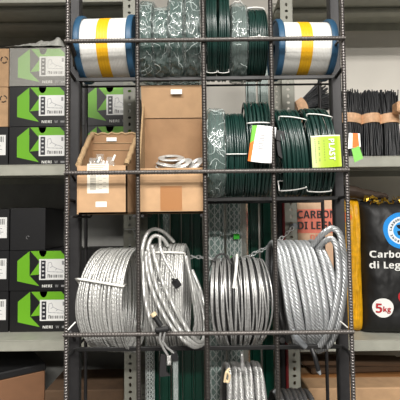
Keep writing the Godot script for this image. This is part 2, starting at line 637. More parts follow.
func room() -> void:
	var b := Buf.new()
	b.box(Vector3(0, -0.05, 0.9), Vector3(6.2, 0.1, 6.0), 0.001)
	struct("floor", b, M.floor, "worn grey shop floor")
	b = Buf.new()
	b.box(Vector3(0, 3.05, 0.9), Vector3(6.2, 0.1, 6.0), 0.001)
	struct("ceiling", b, M.ceiling, "white shop ceiling")
	b = Buf.new()
	b.box(Vector3(0, 1.5, -1.99), Vector3(6.2, 3.0, 0.1), 0.001)
	struct("wall_back", b, M.wall, "beige wall behind the shelving")
	b = Buf.new()
	b.box(Vector3(0, 1.5, 3.85), Vector3(6.2, 3.0, 0.1), 0.001)
	struct("wall_front", b, M.wall_far, "grey wall across the aisle")
	b = Buf.new()
	b.box(Vector3(-3.05, 1.5, 0.9), Vector3(0.1, 3.0, 5.7), 0.001)
	struct("wall_left", b, M.wall_far, "grey wall to the left")
	b = Buf.new()
	b.box(Vector3(3.05, 1.5, 0.9), Vector3(0.1, 3.0, 5.7), 0.001)
	struct("wall_right", b, M.wall_far, "grey wall to the right")

# a slotted strip in the xy plane, front at z = 0, from y0 to y1
func slotted(b: Buf, w: float, y0: float, y1: float, xf: Transform3D, pitch: float = 0.0258, th: float = 0.002) -> void:
	var n := int((y1 - y0) / pitch)
	for c in n:
		var yc := y0 + (c + 0.5) * pitch
		var rx := 0.0048 if c % 2 == 0 else 0.0068
		var ry := 0.0075 if c % 2 == 0 else 0.005
		var seg := 12
		for k in seg:
			var q := []
			for e in [k, k + 1]:
				var a: float = TAU * e / seg + PI / 12.0
				var d := Vector2(cos(a), sin(a))
				var s := minf(w * 0.5 / maxf(absf(d.x), 1e-4), pitch * 0.5 / maxf(absf(d.y), 1e-4))
				# keep the corners of the cell
				q.append([Vector2(d.x * rx, d.y * ry), d * s])
			var i0: Vector2 = q[0][0]
			var o0: Vector2 = q[0][1]
			var i1: Vector2 = q[1][0]
			var o1: Vector2 = q[1][1]
			var add := func(p: Vector2, z: float) -> Vector3: return xf * Vector3(p.x, yc + p.y, z)
			b.quad(add.call(i0, 0), add.call(o0, 0), add.call(o1, 0), add.call(i1, 0), xf.basis.z)
			b.quad(add.call(i0, -th), add.call(o0, -th), add.call(o1, -th), add.call(i1, -th), -xf.basis.z)
			b.quad(add.call(i0, 0), add.call(i1, 0), add.call(i1, -th), add.call(i0, -th), xf.basis * Vector3(-i0.x, -i0.y, 0))
			# a corner of the cell between two spokes
			if absf(absf(o0.x) - w * 0.5) < 1e-6 and absf(absf(o1.y) - pitch * 0.5) < 1e-6 or absf(absf(o1.x) - w * 0.5) < 1e-6 and absf(absf(o0.y) - pitch * 0.5) < 1e-6:
				var cr := Vector2(signf(o0.x + o1.x) * w * 0.5, signf(o0.y + o1.y) * pitch * 0.5)
				b.tri(add.call(o0, 0), add.call(cr, 0), add.call(o1, 0), xf.basis.z)
				b.tri(add.call(o0, -th), add.call(cr, -th), add.call(o1, -th), -xf.basis.z)
	for s in [-1.0, 1.0]:
		b.quad(xf * Vector3(s * w * .5, y0, 0), xf * Vector3(s * w * .5, y0 + n * pitch, 0), xf * Vector3(s * w * .5, y0 + n * pitch, -th), xf * Vector3(s * w * .5, y0, -th), xf.basis.x * s)

func angle_post(parent: Node3D, x: float, z: float, side: float, back: bool) -> void:
	# side: the direction along x in which the wide face runs from the corner; the other flange runs along z
	var b := Buf.new()
	var w := 0.048
	slotted(b, w, 0.0, 2.5, Transform3D(Basis(), Vector3(x, 0, z)))
	var r := Basis(Vector3.UP, deg_to_rad(90.0 if side > 0 else -90.0))
	slotted(b, w, 0.0, 2.5, Transform3D(r, Vector3(x + side * w * 0.5, 0, z + (w * 0.5 if back else -w * 0.5))))
	obj("post", b, M.shelf, parent)

var deck := {}   # top heights of the decks

func shelving() -> void:
	var front := 1.52
	var rear := 1.90
	deck.left_mid = P(40, 164.5, front).y
	deck.left_low = P(40, 340, front).y
	deck.right_mid = P(375, 156, front).y
	deck.right_low = P(375, 340, front).y
	deck.base = 0.42
	var lx := P(130, 300, front).x
	var rx := P(291.5, 240, front).x
	for s in 2:
		var left := s == 0
		var o := thing("shelving_unit", "light grey slotted steel shelving holding the shoe boxes on the left" if left else "light grey slotted steel shelving holding brooms and charcoal bags on the right", "shelving", Vector3.ZERO)
		var xi: float = lx if left else rx
		var dirn := -1.0 if left else 1.0
		var xo: float = xi + dirn * 1.3
		angle_post(o, xi, -front, dirn, false)
		angle_post(o, xo, -front, -dirn, false)
		angle_post(o, xi if left else P(277.5, 100, rear - 0.06).x, -rear + 0.04, dirn, true)
		angle_post(o, xo, -rear + 0.04, -dirn, true)
		var tops := [deck.left_mid, deck.left_low, deck.base, P(30, -8, front).y] if left else [deck.right_mid, deck.right_low, deck.base, P(370, -24, front).y]
		var xa := minf(xi + dirn * 0.0, xo) 
		var xb := maxf(xi + dirn * 0.0, xo)
		if left:
			var pb := Buf.new()
			pb.box(Vector3((xa + xb) * .5, 1.3, -rear - 0.012), Vector3(xb - xa, 2.4, 0.004), 0.001)
			obj("back_panel", pb, M.back_panel, o)
		for q in 4:
			var y: float = tops[q]
			var lip := 0.04
			var b := Buf.new()
			b.box(Vector3((xa + xb) * .5, y - 0.002, -(front + rear) * .5), Vector3(xb - xa, 0.004, rear - front), 0.001)
			b.box(Vector3((xa + xb) * .5, y - lip * .5, -front - 0.003), Vector3(xb - xa - 0.05 if q < 4 else 0.1, lip, 0.003), 0.001)
			b.box(Vector3((xa + xb) * .5, y - lip * .5, -rear + 0.003), Vector3(xb - xa, lip, 0.003), 0.001)
			# folded returns and stiffening ribs under the deck
			b.box(Vector3((xa + xb) * .5, y - lip, -front - 0.012), Vector3(xb - xa - 0.05, 0.003, 0.02), 0.001)
			for k in 2:
				b.box(Vector3((xa + xb) * .5, y - 0.014, -front - 0.12 - k * 0.13), Vector3(xb - xa - 0.01, 0.022, 0.05), 0.006)
			obj("shelf_deck", b, M.shelf, o)

# ---------------------------------------------------------------- the rack
const DF := 1.10    # front cage of ribbed bar
const DU := 1.18    # square tube uprights and front bars
const DR := 1.336    # rear bars
const DB := 1.405   # rear rods

func ribbed(b: Buf, a: Vector3, c: Vector3, r: float, high: float = 0.16) -> void:
	var pitch := 0.0078
	var n := int(a.distance_to(c) / (pitch / 5.0))
	var s := b.v.size()
	var t := (c - a).normalized()
	var nx := t.cross(Vector3.UP if absf(t.y) < 0.9 else Vector3.BACK).normalized()
	var ny := t.cross(nx)
	var sides := 10
	for i in n + 1:
		var p := a.lerp(c, float(i) / n)
		var run := a.distance_to(p)
		for k in sides + 1:
			var an := TAU * k / sides
			var half := 1.0 if (k % sides) < sides / 2 else -1.0
			var w := cos(TAU * run / pitch + half * 2.0 * sin(an))
			var rib := high * smoothstep(0.2, 0.8, w) * absf(sin(an)) ** 0.3
			var long := 0.10 * smoothstep(0.93, 1.0, absf(cos(an)))
			var d := nx * cos(an) + ny * sin(an)
			b.v.append(p + d * r * (1.0 + maxf(rib, long)))
			var sl := high * 3.4 * sin(TAU * run / pitch + half * 2.0 * sin(an)) * (1.0 if w > -0.2 else 0.0)
			b.n.append((d + t * sl).normalized())
			b.t.append(Vector2.ZERO)
	var wd := sides + 1
	for i in n:
		for k in sides:
			var q := s + i * wd + k
			b.ix.append_array([q, q + wd + 1, q + 1, q, q + wd, q + wd + 1])

func rod(b: Buf, a: Vector3, c: Vector3, r: float, sides: int = 8) -> void:
	b.tube(PackedVector3Array([a, c]), r, sides)

var lev := {}

func rack() -> void:
	lev.top = P(205, 78.5, DU).y
	lev.mid = P(205, 199.5, DU).y
	lev.low = P(205, 348, DU).y
	lev.base = lev.low - (lev.mid - lev.low) * 1.0
	lev.rail_top = P(205, 41.5, DF).y
	lev.rail_mid = P(205, 172, DF).y
	lev.rail_low = P(205, 332.3, DF).y
	lev.rail_base = lev.base + (lev.rail_low - lev.low)
	var o := thing("display_rack", "dark welded rack of ribbed bar and square tube holding coils, reels and cartons", "rack", Vector3.ZERO)
	var xs := [P(67, 200, DF).x, P(138, 200, DF).x, P(205.3, 200, DF).x, P(275, 240, DF).x, P(347.5, 200, DF).x]
	lev.xs = xs
	for k in 5:
		var b := Buf.new()
		var r := 0.0056 if k != 2 else 0.0062
		ribbed(b, Vector3(xs[k], 0.0, -DF), Vector3(xs[k], 2.15, -DF), r, 0.34 if k in [0, 4] else 0.16)
		obj("ribbed_upright", b, M.rebar_bright if k in [0, 4] else M.rebar, o)
	for y in [lev.rail_top, lev.rail_mid, lev.rail_low, lev.rail_base]:
		var b := Buf.new()
		ribbed(b, Vector3(xs[0] - 0.004, y, -DF + 0.011), Vector3(xs[4] + 0.002, y, -DF + 0.011), 0.0056)
		obj("guard_rail", b, M.rebar_rail, o)
	# square tube uprights with rounded corners
	var ux := [P(74.5, 200, DU).x, P(339.5, 200, DU).x]
	for x in ux:
		var b := Buf.new()
		b.box(Vector3(x, 1.075, -DU - 0.012), Vector3(0.03, 2.15, 0.03), 0.003)
		obj("tube_upright", b, M.frame, o)
	# front bars
	for q in [[lev.top, ux[0]], [lev.mid, xs[2] - 0.006], [lev.low, ux[0]], [lev.base, ux[0]]]:
		var b := Buf.new()
		b.box(Vector3((q[1] + ux[1]) * .5, q[0], -DU), Vector3(ux[1] - q[1], 0.012, 0.008), 0.0015)
		obj("front_bar", b, M.bar_dark, o)
	# rear rods and rear bars
	var bx := [P(86, 200, DB).x, P(322.5, 200, DB).x]
	for x in bx:
		var b := Buf.new()
		rod(b, Vector3(x, 0, -DB), Vector3(x, 2.15, -DB), 0.0058, 10)
		obj("rear_rod", b, M.frame, o)
	for y in [lev.top, lev.mid, lev.low, lev.base]:
		var b := Buf.new()
		var upper: bool = y > lev.low + 0.1
		b.box(Vector3((ux[0] + ux[1]) * .5 if y != lev.mid else (xs[2] + ux[1]) * .5, y, -1.243 if upper else -DR), Vector3(ux[1] - ux[0] if y != lev.mid else ux[1] - xs[2], 0.005 if upper else 0.01, 0.008), 0.0015)
		obj("rear_bar", b, M.bar_dark, o)
		for s in 2:
			var c := Buf.new()
			rod(c, Vector3(xs[0] if s == 0 else xs[4], y, -DF), Vector3(ux[s], y, -DU), 0.005)
			rod(c, Vector3(ux[s], y, -DU), Vector3(ux[s], y, -1.245 if upper else -DR), 0.004)
			if y < lev.mid - 0.05:
				rod(c, Vector3(ux[s], y, -DR), Vector3(bx[s], y, -DB), 0.005)
			obj("side_rod", c, M.frame, o)
	# low runners that carry the two cartons
	for x in [xs[0] + 0.011, xs[1] - 0.011, xs[1] + 0.011, xs[2] - 0.011]:
		var b := Buf.new()
		var y := P(150, 214.5, 1.125).y - 0.004
		b.tube(PackedVector3Array([Vector3(x, y, -DF - 0.004), Vector3(x, y, -1.29), Vector3(x, lev.mid, -DB)]), 0.004, 6)
		obj("carton_runner", b, M.frame, o)
	var rb := Buf.new()
	rb.box(Vector3((bx[0] + bx[1]) * .5, lev.mid, -DB + 0.008), Vector3(bx[1] - bx[0], 0.009, 0.006), 0.0015)
	obj("rear_bar", rb, M.frame, o)
	# braces at the ends of the rails
	var br := Buf.new()
	br.tube(PackedVector3Array([P(70, 43, 1.098), P(73.5, 53, 1.12), P(75.5, 59, 1.15), P(76, 67, 1.172)]), 0.0085, 4)
	obj("brace", br, M.frame, o)
	for q in [[338, 41.5, 330, 53], [70, 172, 75, 180], [70, 332, 75, 340]]:
		var b := Buf.new()
		rod(b, P(q[0], q[1], DF + 0.006), P(q[2], q[3], DU), 0.004)
		obj("brace", b, M.frame, o)

# ---------------------------------------------------------------- tall things behind the rack
func backdrop_things() -> void:
	# green fence posts standing in the gap between the shelving units
	var spots := [[153, "green steel fence post behind the messy cable coil, farthest left"], [164.5, "second green steel fence post from the left, behind the messy cable coil"], [176, "middle green steel fence post behind the messy cable coil"], [187, "fourth green steel fence post from the left, behind the messy cable coil"], [197.5, "green steel fence post just left of the wire mesh rolls"], [253.5, "green steel fence post just right of the wire mesh rolls"], [266, "green steel fence post next to the black and red roll"]]
	for k in spots.size():
		var u: float = spots[k][0]
		var c := P(u, 250, 1.6)
		var o := thing("fence_post", spots[k][1], "fence post", Vector3(c.x, 0, c.z), "green fence posts behind the rack")
		var b := Buf.new()
		var w := 0.04
		# folded hat section
		var pr := [Vector2(-w * .5, -.016), Vector2(-w * .5, 0.006), Vector2(-w * .36, 0.006), Vector2(-w * .3, 0.018), Vector2(w * .3, 0.018), Vector2(w * .36, 0.006), Vector2(w * .5, 0.006), Vector2(w * .5, -.016)]
		for q in pr.size():
			var a: Vector2 = pr[q]
			var d: Vector2 = pr[(q + 1) % pr.size()]
			b.quad(Vector3(a.x, 0, a.y), Vector3(d.x, 0, d.y), Vector3(d.x, 2.3 - k * 0.02, d.y), Vector3(a.x, 2.3 - k * 0.02, a.y), Vector3((a.x + d.x), 0, (a.y + d.y) * 2.0))
		var cap := PackedVector2Array()
		for q in pr:
			cap.append(Vector2(q.x, -q.y))
		b.prism(cap, 0.004, Transform3D(Basis(Vector3.RIGHT, -PI / 2), Vector3(0, 2.3 - k * 0.02, 0)))
		obj("steel_section", b, M.green_post, o)
	# wrapped rolls of wire mesh
	var rolls := [[214.6, 150, 0.0385, "left wire mesh roll in clear wrap behind the thin wire coil"], [234, 158, 0.031, "right wire mesh roll in clear wrap, with a bright green sticker"], [149.5, 300, 0.018, "thin wire mesh roll in clear wrap, left of the green posts"]]
	for k in 3:
		var q = rolls[k]
		var d := 1.50 if k < 2 else 1.54
		var c := P(q[0], 250, d)
		var R: float = q[2]
		var top := P(q[0], q[1], d).y
		var o := thing("wire_mesh_roll", q[3], "mesh roll", Vector3(c.x, 0, c.z), "wrapped mesh rolls behind the rack")
		var core := Buf.new()
		core.tube(PackedVector3Array([Vector3(0, 0, 0), Vector3(0, top, 0)]), R * 0.86, 24)
		obj("inner_layers", core, M.mesh_core if k < 2 else M.green_pale, o)
		var wires := Buf.new()
		var n := 8
		for hand in [-1.0, 1.0]:
			for s in n:
				var p := PackedVector3Array()
				var steps := int(top / 0.012)
				for i in steps + 1:
					var y := top * i / steps
					var a: float = hand * y / (R * 1.1) + TAU * s / n
					p.append(Vector3(cos(a) * R * 0.9, y, sin(a) * R * 0.9))
				wires.tube(p, 0.0017, 4)
		for s in 5:  # upright white lines that paint the highlights of the clear wrap
			var a := PI * (0.14 + 0.18 * s)
			wires.tube(PackedVector3Array([Vector3(cos(a) * R * .94, 0, sin(a) * R * .94), Vector3(cos(a) * R * .94, top, sin(a) * R * .94)]), 0.0016, 5)
		obj("mesh_wire_and_glints", wires, M.pale_wire, o)
		var f := FastNoiseLite.new()
		f.seed = 60 + k
		f.frequency = 22.0
		f.fractal_type = FastNoiseLite.FRACTAL_RIDGED
		var g := PackedVector3Array()
		var ny := 110
		for j in ny:
			var y := top * 1.01 * j / (ny - 1)
			for i in 33:
				var a := TAU * i / 32.0
				var tail := 0.022 * exp(-pow((a - 0.02) / 0.16, 2.0)) if k == 1 else 0.0
				tail += 0.022 * exp(-pow((a - TAU + 0.02) / 0.16, 2.0)) if k == 1 else 0.0
				var pp := Vector3(cos(a), y, sin(a))
				var rr := R * 0.97 + 0.003 * f.get_noise_3d(cos(a) * .1, y * .5, sin(a) * .1) + tail
				g.append(Vector3(cos(a) * rr, y, sin(a) * rr))
		var fb := Buf.new()
		fb.grid(g, 33, ny, true)
		obj("clear_wrap", fb, M.wrap, o)
		if k == 1:
			var st := Buf.new()
			var sc := P(236.5, 236.5, 1.453) - o.position
			st.box(sc, Vector3(0.021, 0.019, 0.001), 0.0003, Basis(Vector3.UP, 0.1))
			var so := obj("price_sticker", st, M.sticker_green, o)
			so.set_meta("label", "bright green sticker")
			var st2 := Buf.new()
			st2.box(P(232, 259, 1.455) - o.position, Vector3(0.014, 0.02, 0.001), 0.0003, Basis(Vector3.BACK, 0.4))
			obj("price_sticker", st2, M.sticker_green, o)
	# black and dark red roll beside the post
	var c := P(279.5, 260, 1.47)
	var o := thing("wrapped_roll", "tall narrow black roll with a dark red edge beside the grey slotted post", "roll", Vector3(c.x, 0, c.z))
	var b := Buf.new()
	var h := P(279, 192, 1.47).y
	b.tube(PackedVector3Array([Vector3(0, 0, 0), Vector3(0, h, 0)]), 0.017, 16)
	obj("black_sheet", b, M.black, o)
	b = Buf.new()
	b.tube(PackedVector3Array([Vector3(0.015, 0.05, 0.01), Vector3(0.017, h * .6, 0.01), Vector3(0.015, h - 0.01, 0.01)]), 0.006, 10)
	obj("red_edge", b, M.maroon, o)

# ---------------------------------------------------------------- shoe boxes and cartons on the left
var shoe_face: StandardMaterial3D
var label_face: StandardMaterial3D

func shoe_box(x0: float, y: float, d: float, kind: int, label: String, group: String, w: float = 0.229, h: float = 0.1622) -> Node3D:
	var dep := 0.22
	var o := thing("shoe_box" if kind < 3 else "shipping_carton", label, "box", Vector3(x0 + w * .5, y, -d - dep * .5), group)
	var b := Buf.new()
	# hollow, so that the finger hole in its end is dark
	var bw := w - 0.002
	b.box(Vector3(0, h - 0.002, -0.001), Vector3(bw, 0.003, dep - 0.002), 0.001)
	b.box(Vector3(0, 0.0025, -0.001), Vector3(bw, 0.003, dep - 0.002), 0.001)
	for sd in [-1.0, 1.0]:
		b.box(Vector3(sd * (bw * .5 - 0.0015), h * .5, -0.001), Vector3(0.003, h - 0.001, dep - 0.002), 0.001)
	b.box(Vector3(0, h * .5, -dep * .5 + 0.002), Vector3(bw, h - 0.001, 0.003), 0.001)
	obj("box_body", b, M.black_card if kind < 3 else M.card, o)
	var f := Buf.new()
	var pts := PackedVector2Array([Vector2(-w * .5, 0.001), Vector2(w * .5, 0.001), Vector2(w * .5, h - 0.001)])
	if kind == 0:
		var nx := -w * .5 + w * .575
		for k in 9:
			var a := PI * k / 8.0
			pts.append(Vector2(nx + cos(a) * 0.0158, h - 0.001 - sin(a) * 0.026))
	pts.append(Vector2(-w * .5, h - 0.001))
	f.prism(pts, 0.002, Transform3D(Basis(), Vector3(0, 0, dep * .5)), Rect2(-w * .5, 0, w, h))
	var e := obj("box_end", f, shoe_face if kind == 0 else (M.card if kind == 3 else M.black_card), o)
	if kind == 0:
		e.set_meta("label", "end panel printed in green and black with a white size sticker")
		var t := part("lettering", text_mesh("NERI", 0.0105), M.white, o)
		t.scale = Vector3(1.25, 1, 1)
		t.position = Vector3(-w * .5 + w * .56, h * 0.115, dep * .5 + 0.0004)
		t.set_meta("label", "white lettering reading NERI")
		var t2 := part("lettering", text_mesh("W", 0.0105), M.print_grey, o)
		t2.position = Vector3(-w * .5 + w * .79, h * 0.115, dep * .5 + 0.0004)
		var ar := Buf.new()
		ar.box(Vector3(-w * .5 + w * .93, h * 0.115, dep * .5), Vector3(0.016, 0.008, 0.001), 0.0002)
		obj("printed_mark", ar, M.print_grey, o)
	elif kind == 1:
		var l := Buf.new()
		var lw := 0.062
		l.prism(PackedVector2Array([Vector2(0, 0), Vector2(lw, 0), Vector2(lw, h * .5), Vector2(0, h * .5)]), 0.0008, Transform3D(Basis(), Vector3(w * .5 - lw - 0.009, h * .3, dep * .5 + 0.0006)), Rect2(0, 0, lw, h * .5))
		obj("white_sticker", l, label_face, o)
	elif kind == 2:
		var t := Buf.new()
		t.tube(arc(Vector3(-w * .5 + w * .5, h * .3, dep * .5 + .0005), 0.006, 0.4, 4.8, 12), 0.0008, 5)
		obj("printed_mark", t, M.print_grey, o)
	elif kind == 3:
		# curled arrows mark of a recyclable carton, and packing tape
		var t := Buf.new()
		for k in 3:
			var a0 := TAU * k / 3.0
			t.tube(arc(Vector3(w * .5 - 0.018, h * .7, dep * .5 + .0005), 0.013, a0, a0 + 1.45, 8), 0.0022, 5)
		var pm := obj("printed_mark", t, M.print_black, o)
		pm.set_meta("label", "black recycling mark")
	return o

func arc(c: Vector3, r: float, a0: float, a1: float, n: int) -> PackedVector3Array:
	var p := PackedVector3Array()
	for k in n + 1:
		var a := lerpf(a0, a1, float(k) / n)
		p.append(c + Vector3(cos(a) * r, sin(a) * r, 0))
	return p

func sheet(pts: Array, sag: float, seed_: int, amp: float) -> Buf:
	# a crumpled sheet over four corners
	var f := FastNoiseLite.new()
	f.seed = seed_
	f.frequency = 9.0
	var g := PackedVector3Array()
	for j in 25:
		for i in 25:
			var s := i / 24.0
			var t := j / 24.0
			var p: Vector3 = (pts[0] as Vector3).lerp(pts[1], s).lerp((pts[3] as Vector3).lerp(pts[2], s), t)
			p.y += -sag * sin(PI * s) * sin(PI * t) + amp * f.get_noise_2d(s * .3, t * .3)
			p.z += amp * f.get_noise_2d(s * .3 + 7.0, t * .3)
			g.append(p)
	var b := Buf.new()
	b.grid(g, 25, 25)
	return b

func shoe_boxes() -> void:
	shoe_face = pic(shoe_box_picture(), 0.45)
	label_face = pic(white_label_picture(), 0.6)
	var d := 1.585
	var xA := P(9.7, 110, d).x
	var y0: float = deck.left_mid
	var gr := "green and black shoe boxes on the upper left shelf"
	var b1 := shoe_box(xA, y0, d, 0, "green printed shoe box at the foot of the upper stack, standing on the shelf", gr)
	shoe_box(xA - 0.001, y0 + 0.1625, d, 0, "green printed shoe box in the middle of the upper left stack", gr)
	var top := shoe_box(xA, y0 + 0.325, d, 0, "hazy green shoe box under clear film, topmost of the upper left stack", gr, 0.229, 0.158)
	# clear film over the topmost box
	var fl := Buf.new()
	var g := PackedVector3Array()
	var f := FastNoiseLite.new()
	f.seed = 5
	f.frequency = 12.0
	for j in 30:
		for i in 30:
			var s := i / 29.0
			var t := j / 29.0
			var x := (s - .5) * 0.232
			g.append(Vector3(x, 0.002 + t * 0.157, 0.1122 + 0.0012 * f.get_noise_2d(s, t)))
	fl.grid(g, 30, 30)
	obj("film_front", fl, M.film_haze, top) if M.has("film_haze") else obj("film_front", fl, film(Color(0.92, 0.91, 0.87), 0.29, 0.3), top)
	var topy := y0 + 0.325 + 0.158
	var sx0 := P(6.5, 44, d).x
	var sx1 := P(63, 44, d).x
	var fn := FastNoiseLite.new()
	fn.seed = 14
	fn.frequency = 1.1
	var gs := PackedVector3Array()
	for j in 31:
		for i in 41:
			var e := i / 40.0
			var t := j / 30.0
			# a crest that climbs towards the right end, then drops
			var crest := 0.012 + 0.032 * smoothstep(0.0, 0.85, e) * (1.0 - smoothstep(0.86, 1.0, e))
			var rise := smoothstep(0.0, 0.18, t) * (1.0 - 0.8 * smoothstep(0.25, 1.0, t))
			var wob := fn.get_noise_2d(e * 3.0, t * 4.0)
			gs.append(Vector3(lerpf(sx0, sx1, e) + 0.006 * wob, topy + 0.003 + crest * rise * (1.0 + 0.5 * wob) + 0.002 * absf(wob), -d + 0.012 - t * 0.2 + 0.006 * wob))
	var sh := Buf.new()
	sh.grid(gs, 41, 31)
	var so := obj(numbered("plastic_sheet"), sh, M.hair, self)
	tag(so, "crumpled grey plastic sheet lying on top of the hazy shoe box", "plastic sheet")
	# second column
	var xB := P(77, 110, d).x
	shoe_box(xB, y0, d, 0, "green printed shoe box behind the hook carton, on the shelf", gr)
	shoe_box(xB, y0 + 0.1625, d, 0, "green printed shoe box seen under the left rope reel", gr)
	# column at the left edge of the picture
	var xO := P(8.4, 110, d).x - 0.229
	shoe_box(xO, y0, d, 1, "black box with a white sticker below the two brown cartons", "")
	shoe_box(xO - 0.002, y0 + 0.1625, d, 3, "brown carton with black recycling mark resting on the black box", "brown cartons at the left edge")
	shoe_box(xO - 0.001, y0 + 0.325, d, 3, "topmost brown carton with black recycling mark at the left edge", "brown cartons at the left edge", 0.229, 0.158)
	# lower shelf
	d = 1.63
	y0 = deck.left_low
	xA = P(9.2, 290, d).x
	gr = "green and black shoe boxes on the lower left shelf"
	shoe_box(xA + 0.004, y0, d, 0, "green printed shoe box standing on the lower left shelf", gr, 0.234, 0.163)
	shoe_box(xA, y0 + 0.1635, d, 0, "green printed shoe box under the plain black box", gr, 0.234, 0.163)
	shoe_box(xA + 0.002, y0 + 0.327, d, 2, "plain black box with a small grey mark, topmost of the lower stack", "", 0.142, 0.172)
	xO = P(8.4, 290, d).x - 0.234
	shoe_box(xO, y0, d, 1, "black box with white sticker at the left edge, standing on the lower shelf", "black boxes at the left edge", 0.234, 0.163)
	shoe_box(xO, y0 + 0.1635, d, 1, "black box with white sticker at the left edge, middle of its stack", "black boxes at the left edge", 0.234, 0.163)
	shoe_box(xO, y0 + 0.327, d, 1, "black box with white sticker at the left edge, beside the plain black box", "black boxes at the left edge", 0.234, 0.168)
	xB = P(74, 290, d).x
	shoe_box(xB, y0, d, 1, "dark box on the lower shelf behind the silver rope coil, under another", "dark boxes behind the silver rope coil", 0.2, 0.163)
	shoe_box(xB, y0 + 0.1635, d, 1, "dark box behind the silver rope coil, resting on another dark box", "dark boxes behind the silver rope coil", 0.2, 0.163)
	# brown box with a dark lid on the base shelf, turned a little
	var o := thing("lidded_box", "brown cardboard box with a dark lid under the lower left shelf", "box", Vector3.ZERO)
	var c := P(-12, 470, 1.66)
	o.position = Vector3(c.x, deck.base, c.z)
	o.rotation_degrees.y = 36
	var hh: float = P(0, 375, 1.6).y - deck.base
	var b := Buf.new()
	b.box(Vector3(0, hh * .5, 0), Vector3(0.36, hh, 0.30), 0.004)
	obj("box_body", b, M.card_brown_shaded, o)
	b = Buf.new()
	b.box(Vector3(0, hh + 0.014, 0), Vector3(0.365, 0.028, 0.305), 0.004)
	obj("lid", b, M.black_card, o)
	# low carton behind the rack's foot
	var o2 := thing("flat_carton", "low brown carton on the base shelf under the silver rope coil", "carton", Vector3.ZERO)
	var c2 := P(100, 385, 1.72)
	o2.position = Vector3(c2.x, deck.base, c2.z)
	b = Buf.new()
	var h2: float = P(95, 390, 1.58).y - deck.base
	b.box(Vector3(-0.02, h2 * .5, 0.03), Vector3(0.32, h2, 0.22), 0.004)
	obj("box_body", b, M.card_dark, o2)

# ---------------------------------------------------------------- coils
func coil_px(called: String, label: String, group: String, u0: float, u1: float, v0: float, v1: float, dc: float, rz: float, wr: float, turns: int, layers: int, m: Material, o: Dictionary, category: String = "wire coil") -> Dictionary:
	var vm := (v0 + v1) * .5
	var um := (u0 + u1) * .5
	var xa := P(u0, vm, dc - rz).x
	var xb := P(u1, vm, dc - rz).x
	var yt := P(um, v0, dc).y
	var yb := P(um, v1, dc).y
	var ry := (yt - yb) * .5
	var t := thing(called, label, category, Vector3((xa + xb) * .5, yb, -dc), group)
	var b := Buf.new()
	winding(b, xb - xa, ry, rz, wr, turns, layers, o)
	obj("wire_winding", b, m, t)
	return {"node": t, "W": xb - xa, "ry": ry, "rz": rz}

func wrap_coil(c: Dictionary, thick: float, amp: float, seed_: int) -> void:
	var b := Buf.new()
	shell(b, c.W, c.ry, c.rz, thick, amp, seed_)
	obj("clear_wrap", b, M.wrap, c.node)

func paint_glints(c: Dictionary, n: int, seed_: int) -> void:
	# white fold lines laid over the wrap, painting its highlight streaks
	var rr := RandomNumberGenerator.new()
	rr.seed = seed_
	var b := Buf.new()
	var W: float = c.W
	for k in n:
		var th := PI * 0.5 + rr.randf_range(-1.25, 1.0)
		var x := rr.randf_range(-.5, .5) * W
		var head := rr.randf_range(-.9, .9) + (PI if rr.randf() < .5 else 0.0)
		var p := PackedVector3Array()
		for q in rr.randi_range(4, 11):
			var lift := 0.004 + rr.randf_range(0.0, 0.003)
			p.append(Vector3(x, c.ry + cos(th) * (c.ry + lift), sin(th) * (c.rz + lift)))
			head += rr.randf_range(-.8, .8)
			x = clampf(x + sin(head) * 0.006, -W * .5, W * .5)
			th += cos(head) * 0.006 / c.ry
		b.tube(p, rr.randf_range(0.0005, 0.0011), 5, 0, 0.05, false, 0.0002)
	var o := obj("painted_glints", b, M.glint_white, c.node)
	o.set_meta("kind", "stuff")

func add_tie(c: Dictionary, ang: float, thick: float, skew: float = 0.0, m: Material = null, r: float = 0.0018) -> void:
	var b := Buf.new()
	tie(b, -c.W * .5 + 0.001, c.W * .5 - 0.001, ang, c.ry, c.rz, thick, r, skew)
	obj("tie", b, m if m else M.white, c.node)

func reel(u0: float, u1: float, v0: float, v1: float, dc: float, yaw: float, label: String) -> void:
	var R := (P(200, v0, dc).y - P(200, v1, dc).y) * .5
	var xa := P(u0, 50, dc - R * .3).x
	var xb := P(u1, 50, dc - R * .3).x
	var W := xb - xa
	var c := P((u0 + u1) * .5, v1, dc)
	var o := thing("rope_reel", label, "reel", Vector3((xa + xb) * .5, lev.top + 0.003, -dc), "white reels with yellow band on the top shelf")
	o.rotation_degrees.y = yaw
	var C := Vector3(0, R, 0)
	for s in [-1.0, 1.0]:
		var b := Buf.new()
		var x: float = s * (W * .5 - 0.008)
		var t := 0.006
		b.lathe_x(C, [Vector2(x - t, 0.02), Vector2(x - t, R - 0.008), Vector2(x - t - 0.003, R - 0.006), Vector2(x - t - 0.003, R - 0.002), Vector2(x - t, R), Vector2(x + t, R), Vector2(x + t + 0.003, R - 0.002), Vector2(x + t + 0.003, R - 0.006), Vector2(x + t, R - 0.008), Vector2(x + t, 0.02), Vector2(x - t, 0.02)], 64)
		obj("flange", b, M.blue, o)
	var rb := R - 0.009
	var x0 := -W * .5 + 0.014
	var x1 := W * .5 - 0.014
	var seams := [x0, lerpf(x0, x1, 0.36), lerpf(x0, x1, 0.60), x1]
	for k in 3:
		var b := Buf.new()
		var prof := []
		var n := 26 if k != 1 else 8
		var a: float = seams[k]
		var e: float = seams[k + 1]
		for q in n + 1:
			prof.append(Vector2(lerpf(a, e, float(q) / n), rb + (0.0005 if q % 2 else 0.0) + (0.0006 if k == 1 else 0.0)))
		prof.push_front(Vector2(a, rb - 0.03))
		prof.push_back(Vector2(e, rb - 0.03))
		b.lathe_x(C, prof, 72)
		obj("yellow_band" if k == 1 else "white_winding", b, M.yellow if k == 1 else M.rope_white, o)

